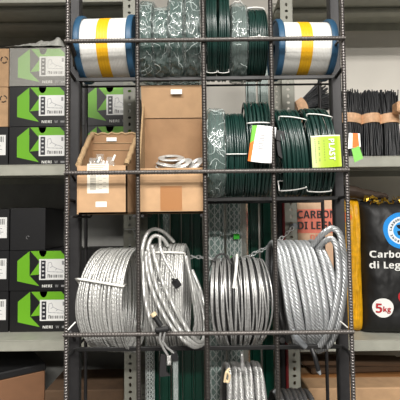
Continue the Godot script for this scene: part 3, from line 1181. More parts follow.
func top_row() -> void:
	reel(80.5, 136, 15.5, 78.5, 1.2115, -2.0, "white reel with blue flanges and yellow band on the top shelf's left end")
	reel(274.5, 331, 22, 79.5, 1.2115, 2.0, "white reel with blue flanges and yellow band on the top shelf's right end")
	var g := "plastic wrapped green coils on the top shelf"
	var rows := [[138.2, 151, 8.5, "plastic wrapped wire coil right beside the left rope reel"], [153.4, 166.8, 14.5, "shortest of the four plastic wrapped coils, second from the left reel"], [169, 182, 3.5, "third plastic wrapped wire coil from the left reel"], [185.2, 200.3, -1, "tallest plastic wrapped wire coil, against the plain dark green coils"]]
	for k in 4:
		var q = rows[k]
		var c := coil_px("wire_coil", q[3], g, q[0], q[1], q[2], 80.6, 1.2115, 0.102, 0.0024, 9, 3, M.green_pale if k < 3 else M.green_wire, {"seed": 20 + k, "jit": 0.0012, "step": 0.014, "sides": 6})
		wrap_coil(c, 0.034, 0.009, 70 + k)
		paint_glints(c, [26, 20, 26, 14][k], 500 + k)
	var c1 := coil_px("wire_coil", "tall plain dark green coil next to the wrapped coils on the top shelf", "plain dark green coils on the top shelf", 206.5, 217.8, -5, 80.6, 1.2115, 0.105, 0.0024, 7, 3, M.green_wire, {"seed": 31, "jit": 0.003, "step": 0.012, "sides": 6, "freq": 0.25})
	add_tie(c1, PI * 0.5 + 1.15, 0.03, 0.0, null, 0.0012)
	var c2 := coil_px("wire_coil", "tall plain dark green coil beside the grey wrapped coil, top shelf", "plain dark green coils on the top shelf", 218.4, 230.4, -5, 80.6, 1.2115, 0.105, 0.0024, 7, 3, M.green_wire, {"seed": 32, "jit": 0.003, "step": 0.012, "sides": 6, "freq": 0.25})
	add_tie(c2, PI * 0.5 + 1.15, 0.03, 0.0, null, 0.0012)
	var c3 := coil_px("wire_coil", "narrow grey coil in clear wrap with a knotted top, top shelf", "", 232.8, 248.2, 9.5, 80.6, 1.2115, 0.095, 0.0024, 9, 3, M.grey_wire, {"seed": 33, "jit": 0.001, "step": 0.014, "sides": 6})
	wrap_coil(c3, 0.03, 0.005, 81)
	paint_glints(c3, 12, 510)
	var kn := Buf.new()
	kn.tube(PackedVector3Array([Vector3(-0.018, c3.ry * 2 + 0.002, 0.02), Vector3(-0.006, c3.ry * 2 + 0.012, 0.025), Vector3(0.0, c3.ry * 2 + 0.006, 0.03), Vector3(0.008, c3.ry * 2 + 0.014, 0.025), Vector3(0.02, c3.ry * 2 + 0.001, 0.02)]), 0.002, 6)
	obj("wrap_knot", kn, M.rope_white, c3.node)
	var c4 := coil_px("wire_coil", "dark green coil with white ties beside the right rope reel", "", 249, 269, 13, 80.6, 1.2115, 0.1, 0.0024, 11, 3, M.green_wire, {"seed": 34, "jit": 0.002, "step": 0.012, "sides": 6, "pinch": 0.06})
	add_tie(c4, PI * 0.5 - 1.25, 0.03, 0.0, null, 0.003)
	add_tie(c4, PI * 0.5 + 0.16, 0.03, 0.0, null, 0.0022)
	var kb := Buf.new()
	kb.box(Vector3(0, c4.ry - 0.016, c4.rz + 0.005), Vector3(0.008, 0.008, 0.008), 0.002)
	obj("tie_knot", kb, M.white, c4.node)

func card_arc(W: float, H: float, bow: float, tilt: float) -> Buf:
	# a bent card standing in the xy plane, bottom centre at the origin, bulging towards +z; with thickness
	var b := Buf.new()
	for side in 2:
		var g := PackedVector3Array()
		for j in 9:
			for i in 17:
				var s := i / 16.0
				var t := j / 8.0
				var e := 2.0 * s - 1.0
				g.append(Vector3((s - .5) * W + tilt * (t - .5), t * H - (1.0 - e * e) * bow * 0.35 * (1.0 - t), bow * (1.0 - e * e) - side * 0.0008))
		b.grid(g, 17, 9, false, side == 1)
	return b

func middle_row() -> void:
	var dm := 1.2115
	var c1 := coil_px("wire_coil", "green coil in crackled clear wrap beside the right carton, middle shelf", "", 207.5, 225.3, 111.5, 198.7, dm, 0.1, 0.0024, 9, 3, M.green_pale, {"seed": 41, "jit": 0.0012, "step": 0.014, "sides": 6})
	wrap_coil(c1, 0.034, 0.006, 91)
	paint_glints(c1, 26, 511)
	var c2 := coil_px("wire_coil", "plain dark green coil with one white tie, left of the barcode tag", "", 226, 247.0, 114, 198.7, dm, 0.1, 0.0025, 11, 3, M.green_wire, {"seed": 42, "jit": 0.003, "step": 0.012, "sides": 6, "freq": 0.25})
	add_tie(c2, PI * 0.5 + 0.08, 0.03, 0.0, null, 0.0016)
	var c3 := coil_px("wire_coil", "dark green coil carrying the white barcode tag on the middle shelf", "", 247.4, 272.6, 102.5, 198.7, dm, 0.1, 0.0027, 12, 3, M.green_wire, {"seed": 43, "jit": 0.003, "step": 0.012, "sides": 6, "freq": 0.25, "twist": 0.8})
	add_tie(c3, PI * 0.5 - 0.42, 0.03, 0.0, null, 0.002)
	var tg := card_arc(0.067, 0.1, 0.008, 0.004)
	var bt := obj("barcode_tag", tg, pic(barcode_tag_picture(), 0.5), c3.node)
	bt.position = P(260.6, 162, 1.099) - c3.node.position
	bt.rotation_degrees = Vector3(0, 0, -6)
	bt.set_meta("label", "white tag with a barcode and a green and orange edge")
	# black folded pouch hanging beside it
	var pc := P(281.5, 160, 1.118)
	var po := thing("cloth_pouch", "black folded pouch squeezed between the tagged coil and the limed labelled coils", "pouch", pc)
	po.set_meta("label", "black folded pouch squeezed between the barcode coil and its right neighbour")
	var pb := Buf.new()
	pb.prism(PackedVector2Array([Vector2(-0.014, 0.082), Vector2(0.016, 0.078), Vector2(0.02, 0.012), Vector2(0.008, 0.0), Vector2(-0.008, 0.012), Vector2(-0.012, 0.03)]), 0.012, Transform3D(Basis(Vector3.UP, 0.15), Vector3.ZERO))
	obj("pouch_body", pb, M.black, po)
	pb = Buf.new()
	pb.prism(PackedVector2Array([Vector2(-0.016, 0.084), Vector2(0.017, 0.080), Vector2(0.018, 0.05), Vector2(-0.014, 0.056)]), 0.003, Transform3D(Basis(Vector3.UP, 0.15), Vector3(0, 0, 0.004)))
	obj("pouch_flap", pb, M.black_card, po)
	# two bulky green coils on the right
	var c4 := coil_px("wire_coil", "bulky dark green coil with white ties on the middle shelf's right half, left one", "bulky green coils tied in white", 281.5, 309.6, 110, 198.5, dm, 0.104, 0.003, 11, 3, M.green_wire, {"seed": 44, "jit": 0.004, "step": 0.011, "sides": 6, "freq": 0.22, "lean": 0.012, "twist": 1.0})
	c4.node.set_meta("label", "bulky dark green coil with two white ties, left of the lime labelled coil")
	add_tie(c4, PI * 0.5 - 0.72, 0.03, 0.12, null, 0.0019)
	add_tie(c4, PI * 0.5 + 0.95, 0.03, -0.1, null, 0.0019)
	var c5 := coil_px("wire_coil", "bulky dark green coil carrying the lime label beside the right upright", "bulky green coils tied in white", 310.8, 336.5, 109, 198.5, dm, 0.104, 0.003, 10, 3, M.green_wire, {"seed": 45, "jit": 0.004, "step": 0.011, "sides": 6, "freq": 0.22, "lean": 0.006, "twist": 1.0})
	add_tie(c5, PI * 0.5 - 0.78, 0.03, 0.12, null, 0.0019)
	add_tie(c5, PI * 0.5 + 1.02, 0.03, 0.0, null, 0.0019)
	var lb := card_arc(0.081, 0.088, 0.004, 0.0)
	var lo := obj("lime_label", lb, pic(lime_label_picture(), 0.45), c5.node)
	lo.position = P(327.2, 167, 1.098) - c5.node.position
	lo.rotation_degrees = Vector3(0, 0, 2)
	lo.set_meta("label", "lime green paper label with white upright lettering")
	var tx := part("lettering", text_mesh("PLAST", 0.0155), M.white, lo)
	tx.position = Vector3(0.014, 0.079, 0.0052)
	tx.rotation_degrees = Vector3(0, 3, -90)

# ---------------------------------------------------------------- the two cartons on the middle shelf
func panel(b: Buf, a: Vector3, c: Vector3, d: Vector3, e: Vector3, th: float, inward: Vector3) -> void:
	# a board over four corners with thickness towards «inward»
	var k := inward.normalized() * th
	b.quad(a, c, d, e, -inward)
	b.quad(a + k, c + k, d + k, e + k, inward)
	var mid := (a + c + d + e) * .25
	var q := [a, c, d, e]
	for i in 4:
		var s: Vector3 = q[i]
		var t: Vector3 = q[(i + 1) % 4]
		b.quad(s, t, t + k, s + k, (s + t) * .5 - mid)

func cartons() -> void:
	var df := 1.125
	var db := 1.275
	# left carton: low front, ragged sides that rise to the back
	var y0 := P(100, 214, df).y
	var base := Vector3(P(102, 200, df).x, y0, -df)
	var o := thing("open_carton", "open carton with torn rim holding bags of hooks, with a shipping label", "carton", base)
	var x0 := P(77, 190, df).x - base.x
	var x1 := P(127.5, 190, df).x - base.x
	var yf := P(100, 165.5, df).y - y0
	var yb := P(110, 134, db).y - y0
	var xb0 := P(91.5, 140, db).x - base.x
	var xb1 := P(139.5, 140, db).x - base.x
	var zb := -(db - df)
	var th := 0.005
	var b := Buf.new()
	panel(b, Vector3(x0, 0, 0), Vector3(x1, 0, 0), Vector3(x1, yf, 0), Vector3(x0, yf, 0), th, Vector3(0, 0, -1))
	obj("front_panel", b, M.card, o)
	b = Buf.new()
	panel(b, Vector3(xb0, 0, zb), Vector3(xb1, 0, zb), Vector3(xb1, yb, zb), Vector3(xb0, yb, zb), th, Vector3(0, 0, 1))
	obj("back_panel", b, M.card_shaded, o)
	for s in 2:
		b = Buf.new()
		var xa := x0 if s == 0 else x1
		var xc := xb0 if s == 0 else xb1
		var inn := Vector3(1, 0, 0.2) if s == 0 else Vector3(-1, 0, 0.0)
		panel(b, Vector3(xa, 0, 0), Vector3(xc, 0, zb), Vector3(xc, yb, zb), Vector3(xa, yf, 0), th, inn)
		obj("side_panel", b, M.card, o)
		# torn corrugated edge
		var ed := Buf.new()
		var p := PackedVector3Array()
		var rr := RandomNumberGenerator.new()
		rr.seed = 9 + s
		for k in 19:
			var t := k / 18.0
			p.append(Vector3(lerpf(xa, xc, t) + (0.003 if s == 0 else -0.003), lerpf(yf, yb, t) + 0.012 * sin(PI * t) * (0.6 if s == 0 else 0.3) + rr.randf_range(-0.004, 0.004), zb * t))
		ed.tube(p, 0.0085, 6)
		obj("torn_edge", ed, M.card_edge, o)
	b = Buf.new()
	panel(b, Vector3(x0, 0, 0), Vector3(x1, 0, 0), Vector3(xb1, 0, zb), Vector3(xb0, 0, zb), th, Vector3(0, 1, 0))
	obj("bottom_panel", b, M.card_shaded, o)
	b = Buf.new()
	var pt := PackedVector3Array()
	for k in 15:
		var t := k / 14.0
		pt.append(Vector3(lerpf(xb0, xb1, t), yb + 0.003 * sin(k * 2.3), zb + 0.004))
	b.tube(pt, 0.004, 6)
	b.tube(PackedVector3Array([Vector3(xb0 + .006, yb - 0.03, zb + 0.006), Vector3(xb1 - .006, yb - 0.032, zb + 0.006)]), 0.0016, 5)
	b.tube(PackedVector3Array([Vector3(xb0 + .006, yb - 0.052, zb + 0.006), Vector3(xb1 - .006, yb - 0.055, zb + 0.006)]), 0.0012, 5)
	obj("back_rim", b, M.card_edge, o)
	sticker(o, "small_label", P(111.5, 139.3, db - 0.01) - base, 0.032, 0.012, M.white)
	var s1 := sticker(o, "shipping_label", P(98, 178.5, df) - base + Vector3(0, 0, 0.0006), 0.061, 0.084, pic(shipping_label_picture(), 0.6))
	s1.set_meta("label", "off-white shipping label with a barcode")
	var s2 := sticker(o, "small_label", P(101.2, 204.3, df) - base + Vector3(0, 0, 0.0006), 0.031, 0.015, M.white)
	# contents
	var zc := Vector3(0, 0, -0.045)
	var rr := RandomNumberGenerator.new()
	rr.seed = 77
	var bags := [[93, 155, 13, 20, "left clear bag of silver hooks in the torn carton"], [100, 151, 12, 22, "middle clear bag of silver hooks in the torn carton"], [110.5, 154, 12, 16, "right clear bag of silver hooks in the torn carton"]]
	for k in 3:
		var q = bags[k]
		var dd := 1.165 + 0.012 * k
		var c := P(q[0], 166, dd)
		c.y = y0 + 0.006
		var bo := thing("hook_bag", q[4], "bag", c, "bags of hooks in the carton")
		var hh := P(q[0], q[1], dd).y - c.y
		var w: float = q[2] * dd / 400.0
		var hb := Buf.new()
		for m in 9:
			var bx := rr.randf_range(-w * .4, w * .4)
			var bz := rr.randf_range(-0.01, 0.01)
			var by := rr.randf_range(hh * .2, hh * .8)
			var an := rr.randf_range(0, TAU)
			hb.tube(PackedVector3Array([Vector3(bx, 0.01, bz), Vector3(bx * .9, by, bz), Vector3(bx + .006 * cos(an), by + .01, bz + .004), Vector3(bx + .012 * cos(an), by + .002, bz)]), 0.0022, 6)
		obj("hooks", hb, M.steel_nut, bo)
		var dk := Buf.new()
		for m in 3:
			dk.box(Vector3(rr.randf_range(-w * .35, w * .35), hh * rr.randf_range(.55, .85), 0.004), Vector3(0.006, 0.018, 0.006), 0.001, Basis(Vector3.BACK, rr.randf_range(-.6, .6)))
		obj("black_plugs", dk, M.black, bo)
		var wh := Buf.new()
		for m in 5:
			wh.box(Vector3(rr.randf_range(-w * .42, w * .42), hh * rr.randf_range(.45, .95), 0.009), Vector3(0.006, 0.02, 0.004), 0.001, Basis(Vector3.BACK, rr.randf_range(-.7, .7)))
		obj("white_plugs", wh, M.white, bo)
		hb = Buf.new()
		pillow(hb, w * 0.95, hh * 0.95, 0.026, 0.007, 30 + k, 21, 27, 0.6)
		obj("clear_bag", hb, M.film_clear, bo)
	# right carton: tall back flap
	db = 1.235
	zb = -(db - df)
	base = Vector3(P(172, 200, df).x, P(172, 213.2, df).y, -df)
	y0 = base.y
	o = thing("open_carton", "tall brown carton with tape patch holding coils of white cord", "carton", base)
	x0 = P(138.2, 190, df).x - base.x
	x1 = P(205.8, 190, df).x - base.x
	yf = P(172, 168, df).y - y0
	yb = P(172, 118.5, db).y - y0
	var yt := P(172, 89, db).y - y0
	xb0 = P(143.5, 140, db).x - base.x
	xb1 = P(203.5, 140, db).x - base.x
	b = Buf.new()
	panel(b, Vector3(x0, 0, 0), Vector3(x1, 0, 0), Vector3(x1, yf, 0), Vector3(x0, yf, 0), th, Vector3(0, 0, -1))
	obj("front_panel", b, M.card, o)
	b = Buf.new()
	panel(b, Vector3(xb0, 0, zb), Vector3(xb1, 0, zb), Vector3(xb1, yb, zb), Vector3(xb0, yb, zb), th, Vector3(0, 0, 1))
	obj("back_panel", b, M.card_shaded, o)
	b = Buf.new()
	panel(b, Vector3(xb0 - .002, yb + .001, zb + .004), Vector3(xb1 + .002, yb + .001, zb + .004), Vector3(xb1 + .002, yt, zb + 0.034), Vector3(xb0 - .002, yt, zb + 0.034), th, Vector3(0, -0.3, 1))
	obj("back_flap", b, M.card, o)
	for s in 2:
		b = Buf.new()
		var xa := x0 if s == 0 else x1
		var xc := xb0 if s == 0 else xb1
		panel(b, Vector3(xa, 0, 0), Vector3(xc, 0, zb), Vector3(xc, yt - 0.004 if s == 0 else yb, zb), Vector3(xa, yf, 0), th, Vector3(1 if s == 0 else -1, 0, 0))
		obj("side_panel", b, M.card_edge if s == 0 else M.card, o)
	b = Buf.new()
	panel(b, Vector3(x0, 0, 0), Vector3(x1, 0, 0), Vector3(xb1, 0, zb), Vector3(xb0, 0, zb), th, Vector3(0, 1, 0))
	obj("bottom_panel", b, M.card_shaded, o)
	var tp := sticker(o, "tape_patch", P(171.2, 198.3, df) - base + Vector3(0, 0, 0.0006), 0.061, 0.069, M.tape)
	tp.set_meta("label", "darker brown square of packing tape")
	sticker(o, "white_tape", P(168, 172.3, df) - base + Vector3(0, 0, 0.0006), 0.046, 0.010, M.white)
	sticker(o, "small_label", P(176.5, 92.5, db - 0.032) - base + Vector3(0, 0, 0.0075), 0.034, 0.014, M.white)
	# coils of white cord lying in it
	var cords := [[171, 158, 26, 13, 0.0, 1.19, "upper coil of white cord lying in the tall carton"], [183, 163.5, 17, 16, 0.6, 1.165, "middle coil of white cord lying in the tall carton"], [196, 163, 15, 16, 0.8, 1.17, "right coil of white cord lying in the tall carton"], [166, 165, 20, 12, -0.3, 1.16, "left coil of white cord behind the carton's front edge"]]
	for k in 4:
		var q = cords[k]
		var dd: float = q[5]
		var c := P(q[0], q[1], dd)
		var co := thing("cord_coil", q[6], "cord coil", Vector3(c.x, y0 + 0.006, c.z), "coils of white cord in the carton")
		var rx: float = q[2] * .5 * dd / 400.0
		var hgt: float = c.y - y0 - 0.006
		var cb := Buf.new()
		var p := PackedVector3Array()
		var turns := 12
		for a in turns * 24 + 1:
			var an := TAU * a / 24.0
			var tn := a / 24.0
			# seven turns climb the outside, five more spiral inwards on top
			var up := clampf(tn / 7.0, 0.0, 1.0)
			var rad: float = rx * lerpf(.93, 1.0, up) - maxf(0.0, tn - 7.0) * 0.0034
			var tilt: float = sin(q[4]) * cos(an + .6) * rad * .8 - sin(an) * rad * 0.32
			p.append(Vector3(cos(an) * rad, maxf(0.003, hgt * up + tilt * up), sin(an) * rad * 0.62))
		cb.tube(p, 0.0022, 6)
		obj("cord", cb, M.zinc, co)

func sticker(parent: Node, called: String, c: Vector3, w: float, h: float, m: Material) -> MeshInstance3D:
	var b := Buf.new()
	b.prism(PackedVector2Array([Vector2(-w * .5, -h * .5), Vector2(w * .5, -h * .5), Vector2(w * .5, h * .5), Vector2(-w * .5, h * .5)]), 0.0006, Transform3D(), Rect2(-w * .5, -h * .5, w, h))
	var o := obj(called, b, m, parent)
	o.position = c
	return o

# a stuffed bag: base centre at the origin
func pillow_z(s: float, t: float, D: float, f: FastNoiseLite, amp: float, side: float) -> float:
	var a := pow(maxf(0.0, 1.0 - pow(absf(s), 5.0)), 0.5) * pow(maxf(0.0, 1.0 - pow(absf(2.0 * t - 1.0), 9.0)), 0.5)
	return side * D * .5 * a + amp * f.get_noise_2d(s * 1.0 + side * 9.0, t * 1.6) * (0.3 + 0.7 * a)

func pillow(b: Buf, W: float, H: float, D: float, amp: float, seed_: int, nx: int = 31, ny: int = 41, top: float = 1.0) -> FastNoiseLite:
	var f := FastNoiseLite.new()
	f.seed = seed_
	f.frequency = 1.6
	f.fractal_octaves = 4
	for side in [1.0, -1.0]:
		var g := PackedVector3Array()
		for j in ny:
			var t := j / (ny - 1.0)
			var wob := 1.0 + 0.02 * f.get_noise_2d(5.0, t * 3.0)
			for i in nx:
				var s := 2.0 * i / (nx - 1.0) - 1.0
				var wt := lerpf(1.0, top, smoothstep(.7, 1.0, t))
				g.append(Vector3(s * W * .5 * wob * wt, t * H, pillow_z(s, t, D, f, amp, side)))
		b.grid(g, nx, ny, false, side < 0)
	return f

# ---------------------------------------------------------------- lower shelf of the rack: the steel cable coils
func lower_row() -> void:
	var cA := coil_px("cable_coil", "bright silver twisted cable coil at the lower shelf's left end", "", 75.5, 128, 247.5, 350.6, 1.258, 0.122, 0.0037, 20, 2, M.zinc, {"seed": 51, "jit": 0.004, "step": 0.0042, "sides": 12, "lobes": 3, "pitch": 0.034, "freq": 0.3, "sway": 0.014, "pinch": 0.2, "pinch_low": 0.2, "twist": 0.6}, "cable coil")
	cA.node.rotation_degrees.y = -12.0
	cA.node.position.x += 0.013
	add_tie(cA, PI * 0.5 - 0.43, 0.02, 0.12, M.rope_white, 0.0036)
	# messy coil
	var cB := coil_px("cable_coil", "messy silver cable coil with loose loops, second from the left upright", "", 145, 187, 243, 348.6, 1.258, 0.121, 0.0042, 14, 3, M.zinc, {"seed": 52, "jit": 0.003, "step": 0.0044, "sides": 12, "lobes": 3, "pitch": 0.034, "freq": 0.3}, "cable coil")
	var n: Node3D = cB.node
	var o := n.position
	cB.node.rotation_degrees.y = -5.0
	add_tie(cB, PI * 0.5 - 0.98, 0.035, 0.0, M.rope_white, 0.003)
	var loops := [
		[[144, 275, 1.15], [142.5, 250, 1.16], [147, 234, 1.18], [155, 229, 1.2], [165, 233, 1.21], [174, 242, 1.22]],
		[[147, 300, 1.125], [146.5, 270, 1.13], [148.5, 245, 1.15], [154, 236, 1.17], [162, 238, 1.18], [168, 246, 1.19]],
		[[152, 246, 1.14], [156, 262, 1.112], [163, 283, 1.108], [172, 303, 1.11], [184, 324, 1.112], [194, 338, 1.118], [201, 342, 1.14], [204.5, 334, 1.17], [203.5, 315, 1.2], [197, 292, 1.22], [190, 272, 1.24]],
		[[146, 252, 1.14], [147, 270, 1.112], [153, 292, 1.106], [162, 312, 1.106], [174, 330, 1.11], [187, 343, 1.114], [197, 347, 1.13], [206, 339, 1.17], [207, 318, 1.2], [201, 292, 1.23], [192, 270, 1.25]],
		[[143.5, 262, 1.15], [144, 290, 1.12], [148, 312, 1.112], [155, 332, 1.114], [163, 346, 1.13]],
		[[148.5, 250, 1.14], [150.5, 266, 1.112], [157, 288, 1.106], [166, 307, 1.107], [178, 327, 1.11], [190, 340.5, 1.115], [199, 345, 1.135], [206, 336, 1.175], [205.5, 316, 1.205], [199, 292, 1.235], [191, 272, 1.255]],
		[[186, 256, 1.17], [190.5, 280, 1.16], [194, 302, 1.158], [196, 322, 1.165], [193, 336, 1.18]],
		[[188.5, 268, 1.18], [194.5, 290, 1.17], [199, 310, 1.17], [201, 328, 1.175], [198, 340, 1.19]],
		[[160, 238, 1.14], [160.5, 248, 1.112], [166, 262, 1.104], [172, 272, 1.101], [176, 281, 1.1]],
		[[187, 262, 1.16], [192, 285, 1.15], [196, 305, 1.15], [199, 325, 1.16], [196, 338, 1.18]],
	]
	var back := n.transform.affine_inverse()
	for k in loops.size():
		var p := spline(loops[k], 10, 0.02)
		for i in p.size():
			p[i] = back * p[i]
		var b := Buf.new()
		var r := 0.0058 if k < 7 else 0.0042
		b.tube(p, r, 16, 4, 0.03, false, -1.0, 0.05)
		obj("loose_loop", b, M.zinc, n)
	# black clamp and the sleeved end
	var b := Buf.new()
	b.box(back * P(176.5, 283.5, 1.108), Vector3(0.02, 0.024, 0.014), 0.003, Basis(Vector3.BACK, 0.6))
	b.box(back * P(174, 280, 1.105), Vector3(0.014, 0.006, 0.014), 0.002, Basis(Vector3.BACK, -0.7))
	obj("cable_clamp", b, M.black, n)
	b = Buf.new()
	b.tube(PackedVector3Array([back * P(152.5, 313, 1.102), back * P(154.5, 316, 1.102)]), 0.0085, 10)
	obj("end_cap", b, M.tan, n)
	b = Buf.new()
	b.tube(PackedVector3Array([back * P(154.5, 316, 1.102), back * P(161, 326, 1.102)]), 0.0072, 10)
	obj("cable_sleeve", b, M.black_card, n)
	# thin wire coil
	var cC := coil_px("cable_coil", "thin grey wire coil in the middle of the lower shelf", "", 208, 274.5, 256, 347, 1.258, 0.121, 0.0026, 30, 1, M.zinc_dull, {"seed": 53, "jit": 0.009, "step": 0.008, "sides": 7, "pinch": 0.14, "pinch_low": 0.38, "freq": 0.2, "barrel": 0.05}, "cable coil")
	b = Buf.new()
	winding(b, cC.W * 0.94, cC.ry - 0.012, cC.rz - 0.012, 0.0032, 20, 3, {"seed": 54, "jit": 0.004, "step": 0.012, "sides": 6, "pinch": 0.16, "pinch_low": 0.3, "freq": 0.2, "barrel": 0.05})
	var inner := obj("inner_winding", b, M.zinc_dark, cC.node)  # inner turns darkened to paint shade in the gaps between wires
	inner.position.y = 0.012
	b = Buf.new()
	b.tube(spline([[237, 255, 1.19], [236.6, 263, 1.125], [235.5, 275, 1.108], [233.5, 288, 1.106]], 6, 0.018), 0.0042, 8)
	for i in b.v.size():
		b.v[i] -= cC.node.position
	obj("tie", b, M.rope_white, cC.node)
	b = Buf.new()
	b.tube(spline([[214, 262, 1.16], [217, 256, 1.18], [223, 254, 1.2], [228, 258, 1.16], [231, 264, 1.14]], 6, 0.018), 0.0034, 8)
	for i in b.v.size():
		b.v[i] -= cC.node.position
	obj("loose_loop", b, M.zinc_dark, cC.node)
	# thick rope coil
	var cD := coil_px("cable_coil", "thick twisted steel rope coil at the lower shelf's right end", "", 279, 344, 239, 349.2, 1.258, 0.122, 0.0094, 10, 1, M.zinc_blue, {"seed": 55, "jit": 0.006, "step": 0.0034, "sides": 30, "lobes": 6, "pitch": 0.07, "depth": 0.16, "freq": 0.25, "pinch": 0.06, "pinch_low": 0.42, "lean": 0.019}, "cable coil")
	b = Buf.new()
	winding(b, cD.W * 0.9, cD.ry - 0.019, cD.rz - 0.019, 0.0095, 8, 1, {"seed": 56, "jit": 0.003, "step": 0.014, "sides": 8, "pinch": 0.06, "pinch_low": 0.2})
	inner = obj("inner_winding", b, M.zinc_dark, cD.node)  # darkened metal paints the shade between the thick ropes
	inner.position.y = 0.019
	o = cD.node.position
	for q in [[[[311, 248, 1.2], [317, 241, 1.17], [324, 233, 1.145], [332, 228.5, 1.135], [339, 233, 1.13], [342.5, 246, 1.125], [344.5, 262, 1.13], [344.5, 285, 1.12], [341.5, 310, 1.118], [336, 332, 1.13], [328, 346, 1.16], [318, 351, 1.2]], 0.0094], [[[316, 252, 1.2], [323, 243, 1.16], [331, 239, 1.14], [336.5, 246, 1.13], [338.5, 262, 1.13], [338.5, 285, 1.115], [335, 310, 1.115], [329, 332, 1.128], [320, 346, 1.16]], 0.0092]]:
		b = Buf.new()
		var p := spline(q[0], 24, 0.02)
		for i in p.size():
			p[i] -= o
		b.tube(p, q[1], 30, 6, 0.07, false, -1.0, 0.12)
		obj("loose_loop", b, M.zinc_blue, cD.node)
	b = Buf.new()
	var e1 := spline([[292, 330, 1.115], [295.5, 337, 1.11], [300, 342, 1.112], [305, 346.5, 1.12]], 5, 0.018)
	for i in e1.size():
		e1[i] -= o
	b.tube(e1, 0.0085, 10)
	obj("cable_sleeve", b, M.steel_nut, cD.node)
	b = Buf.new()
	var e2 := spline([[312, 349, 1.13], [314.5, 356, 1.12], [317, 365, 1.118], [318.5, 371, 1.118]], 5)
	for i in e2.size():
		e2[i] -= o
	b.tube(e2, 0.0062, 10)
	obj("cable_sleeve", b, M.black_card, cD.node)
	b = Buf.new()
	b.tube(PackedVector3Array([P(318.3, 370.5, 1.118) - o, P(320.2, 374.5, 1.118) - o]), 0.0068, 10, 0, 0.05, false, 0.003)
	obj("silver_tip", b, M.steel_nut, cD.node)

func spline(q: Array, per: int, push: float = 0.0) -> PackedVector3Array:
	var a := []
	for e in q:
		a.append(P(e[0], e[1], e[2] + push))
	var p := PackedVector3Array()
	for i in a.size() - 1:
		var p0: Vector3 = a[maxi(i - 1, 0)]
		var p1: Vector3 = a[i]
		var p2: Vector3 = a[i + 1]
		var p3: Vector3 = a[mini(i + 2, a.size() - 1)]
		for k in per:
			p.append(p1.cubic_interpolate(p2, p0, p3, float(k) / per))
	p.append(a[a.size() - 1])
	return p

func bottom_row() -> void:
	var cE := coil_px("cable_coil", "thick grey steel rope coil below the thin wire coil, at the frame's foot", "", 222, 272.5, 362, 488, 1.258, 0.124, 0.0098, 7, 1, M.zinc_dull, {"seed": 57, "jit": 0.006, "step": 0.0042, "sides": 30, "lobes": 6, "pitch": 0.058, "freq": 0.2, "pinch": 0.1, "lean": -0.004}, "cable coil")
	cE.node.set_meta("label", "thick grey steel rope coil with tan knot, below the thin wire coil")
	var b := Buf.new()
	winding(b, cE.W * 0.9, cE.ry - 0.019, cE.rz - 0.019, 0.0092, 7, 1, {"seed": 58, "jit": 0.003, "step": 0.014, "sides": 8})
	var inner := obj("inner_winding", b, M.zinc_dark, cE.node)  # darker copy of the metal, painted shade behind the outer turns
	inner.position.y = 0.019
	b = Buf.new()
	b.tube(spline([[229, 369, 1.13], [226, 373, 1.115], [225, 379, 1.11], [228, 382, 1.11], [229.5, 376, 1.108], [226.5, 372, 1.106], [224.5, 382, 1.108]], 6), 0.0036, 7)
	for i in b.v.size():
		b.v[i] -= cE.node.position
	obj("tan_knot", b, M.tan, cE.node)
	b = Buf.new()
	b.tube(PackedVector3Array([P(241.8, 352, 1.2) - cE.node.position, P(242, 358, 1.19) - cE.node.position]), 0.0035, 8)
	b.tube(PackedVector3Array([P(242, 357, 1.19) - cE.node.position, P(242.5, 372, 1.14) - cE.node.position]), 0.0055, 8)
	obj("cable_sleeve", b, M.zinc_dull, cE.node)
	var cF := coil_px("cable_coil", "dark steel rope coil at the bottom edge, right of the tan knot coil", "", 277, 327, 390, 488, 1.258, 0.122, 0.0095, 8, 1, M.zinc_dark, {"seed": 59, "jit": 0.006, "step": 0.006, "sides": 14, "lobes": 6, "pitch": 0.07, "freq": 0.2, "barrel": 0.02}, "cable coil")
	b = Buf.new()
	b.tube(spline([[274, 392, 1.118], [277, 390, 1.108], [279, 393, 1.106], [277, 397, 1.11]], 6), 0.004, 7)
	for i in b.v.size():
		b.v[i] -= cF.node.position
	obj("cable_clamp", b, M.steel_nut, cF.node)

# ---------------------------------------------------------------- charcoal bags
func conform(words: String, h: float, at: Vector2, W: float, H: float, D: float, f: FastNoiseLite, amp: float, wide: float = 1.0) -> ArrayMesh:
	var a := text_mesh(words, h, true, 0.0004).get_mesh_arrays()
	var v: PackedVector3Array = a[Mesh.ARRAY_VERTEX]
	for i in v.size():
		var x := at.x + v[i].x * wide
		var y := at.y + v[i].y
		v[i] = Vector3(x, y, pillow_z(x / (W * .5), y / H, D, f, amp, 1.0) + 0.003 + v[i].z)
	a[Mesh.ARRAY_VERTEX] = v
	var m := ArrayMesh.new()
	m.add_surface_from_arrays(Mesh.PRIMITIVE_TRIANGLES, a)
	return m

func disc_on(b: Buf, c: Vector2, r: float, W: float, H: float, D: float, f: FastNoiseLite, amp: float, lift: float) -> void:
	var seg := 40
	var rings := 8
	var g := PackedVector3Array()
	var s0 := b.v.size()
	for j in rings + 1:
		for k in seg + 1:
			var a := TAU * k / seg
			var d := Vector2(cos(a), sin(a)) * (float(j) / rings)
			var x := c.x + d.x * r
			var y := c.y + d.y * r
			b.v.append(Vector3(x, y, pillow_z(x / (W * .5), y / H, D, f, amp, 1.0) + lift))
			b.n.append(Vector3(0, 0, 1))
			b.t.append(Vector2(.5 + d.x * .5, .5 - d.y * .5))
	for j in rings:
		for k in seg:
			var p := s0 + j * (seg + 1) + k
			b.ix.append_array([p, p + 1, p + seg + 2, p, p + seg + 2, p + seg + 1])

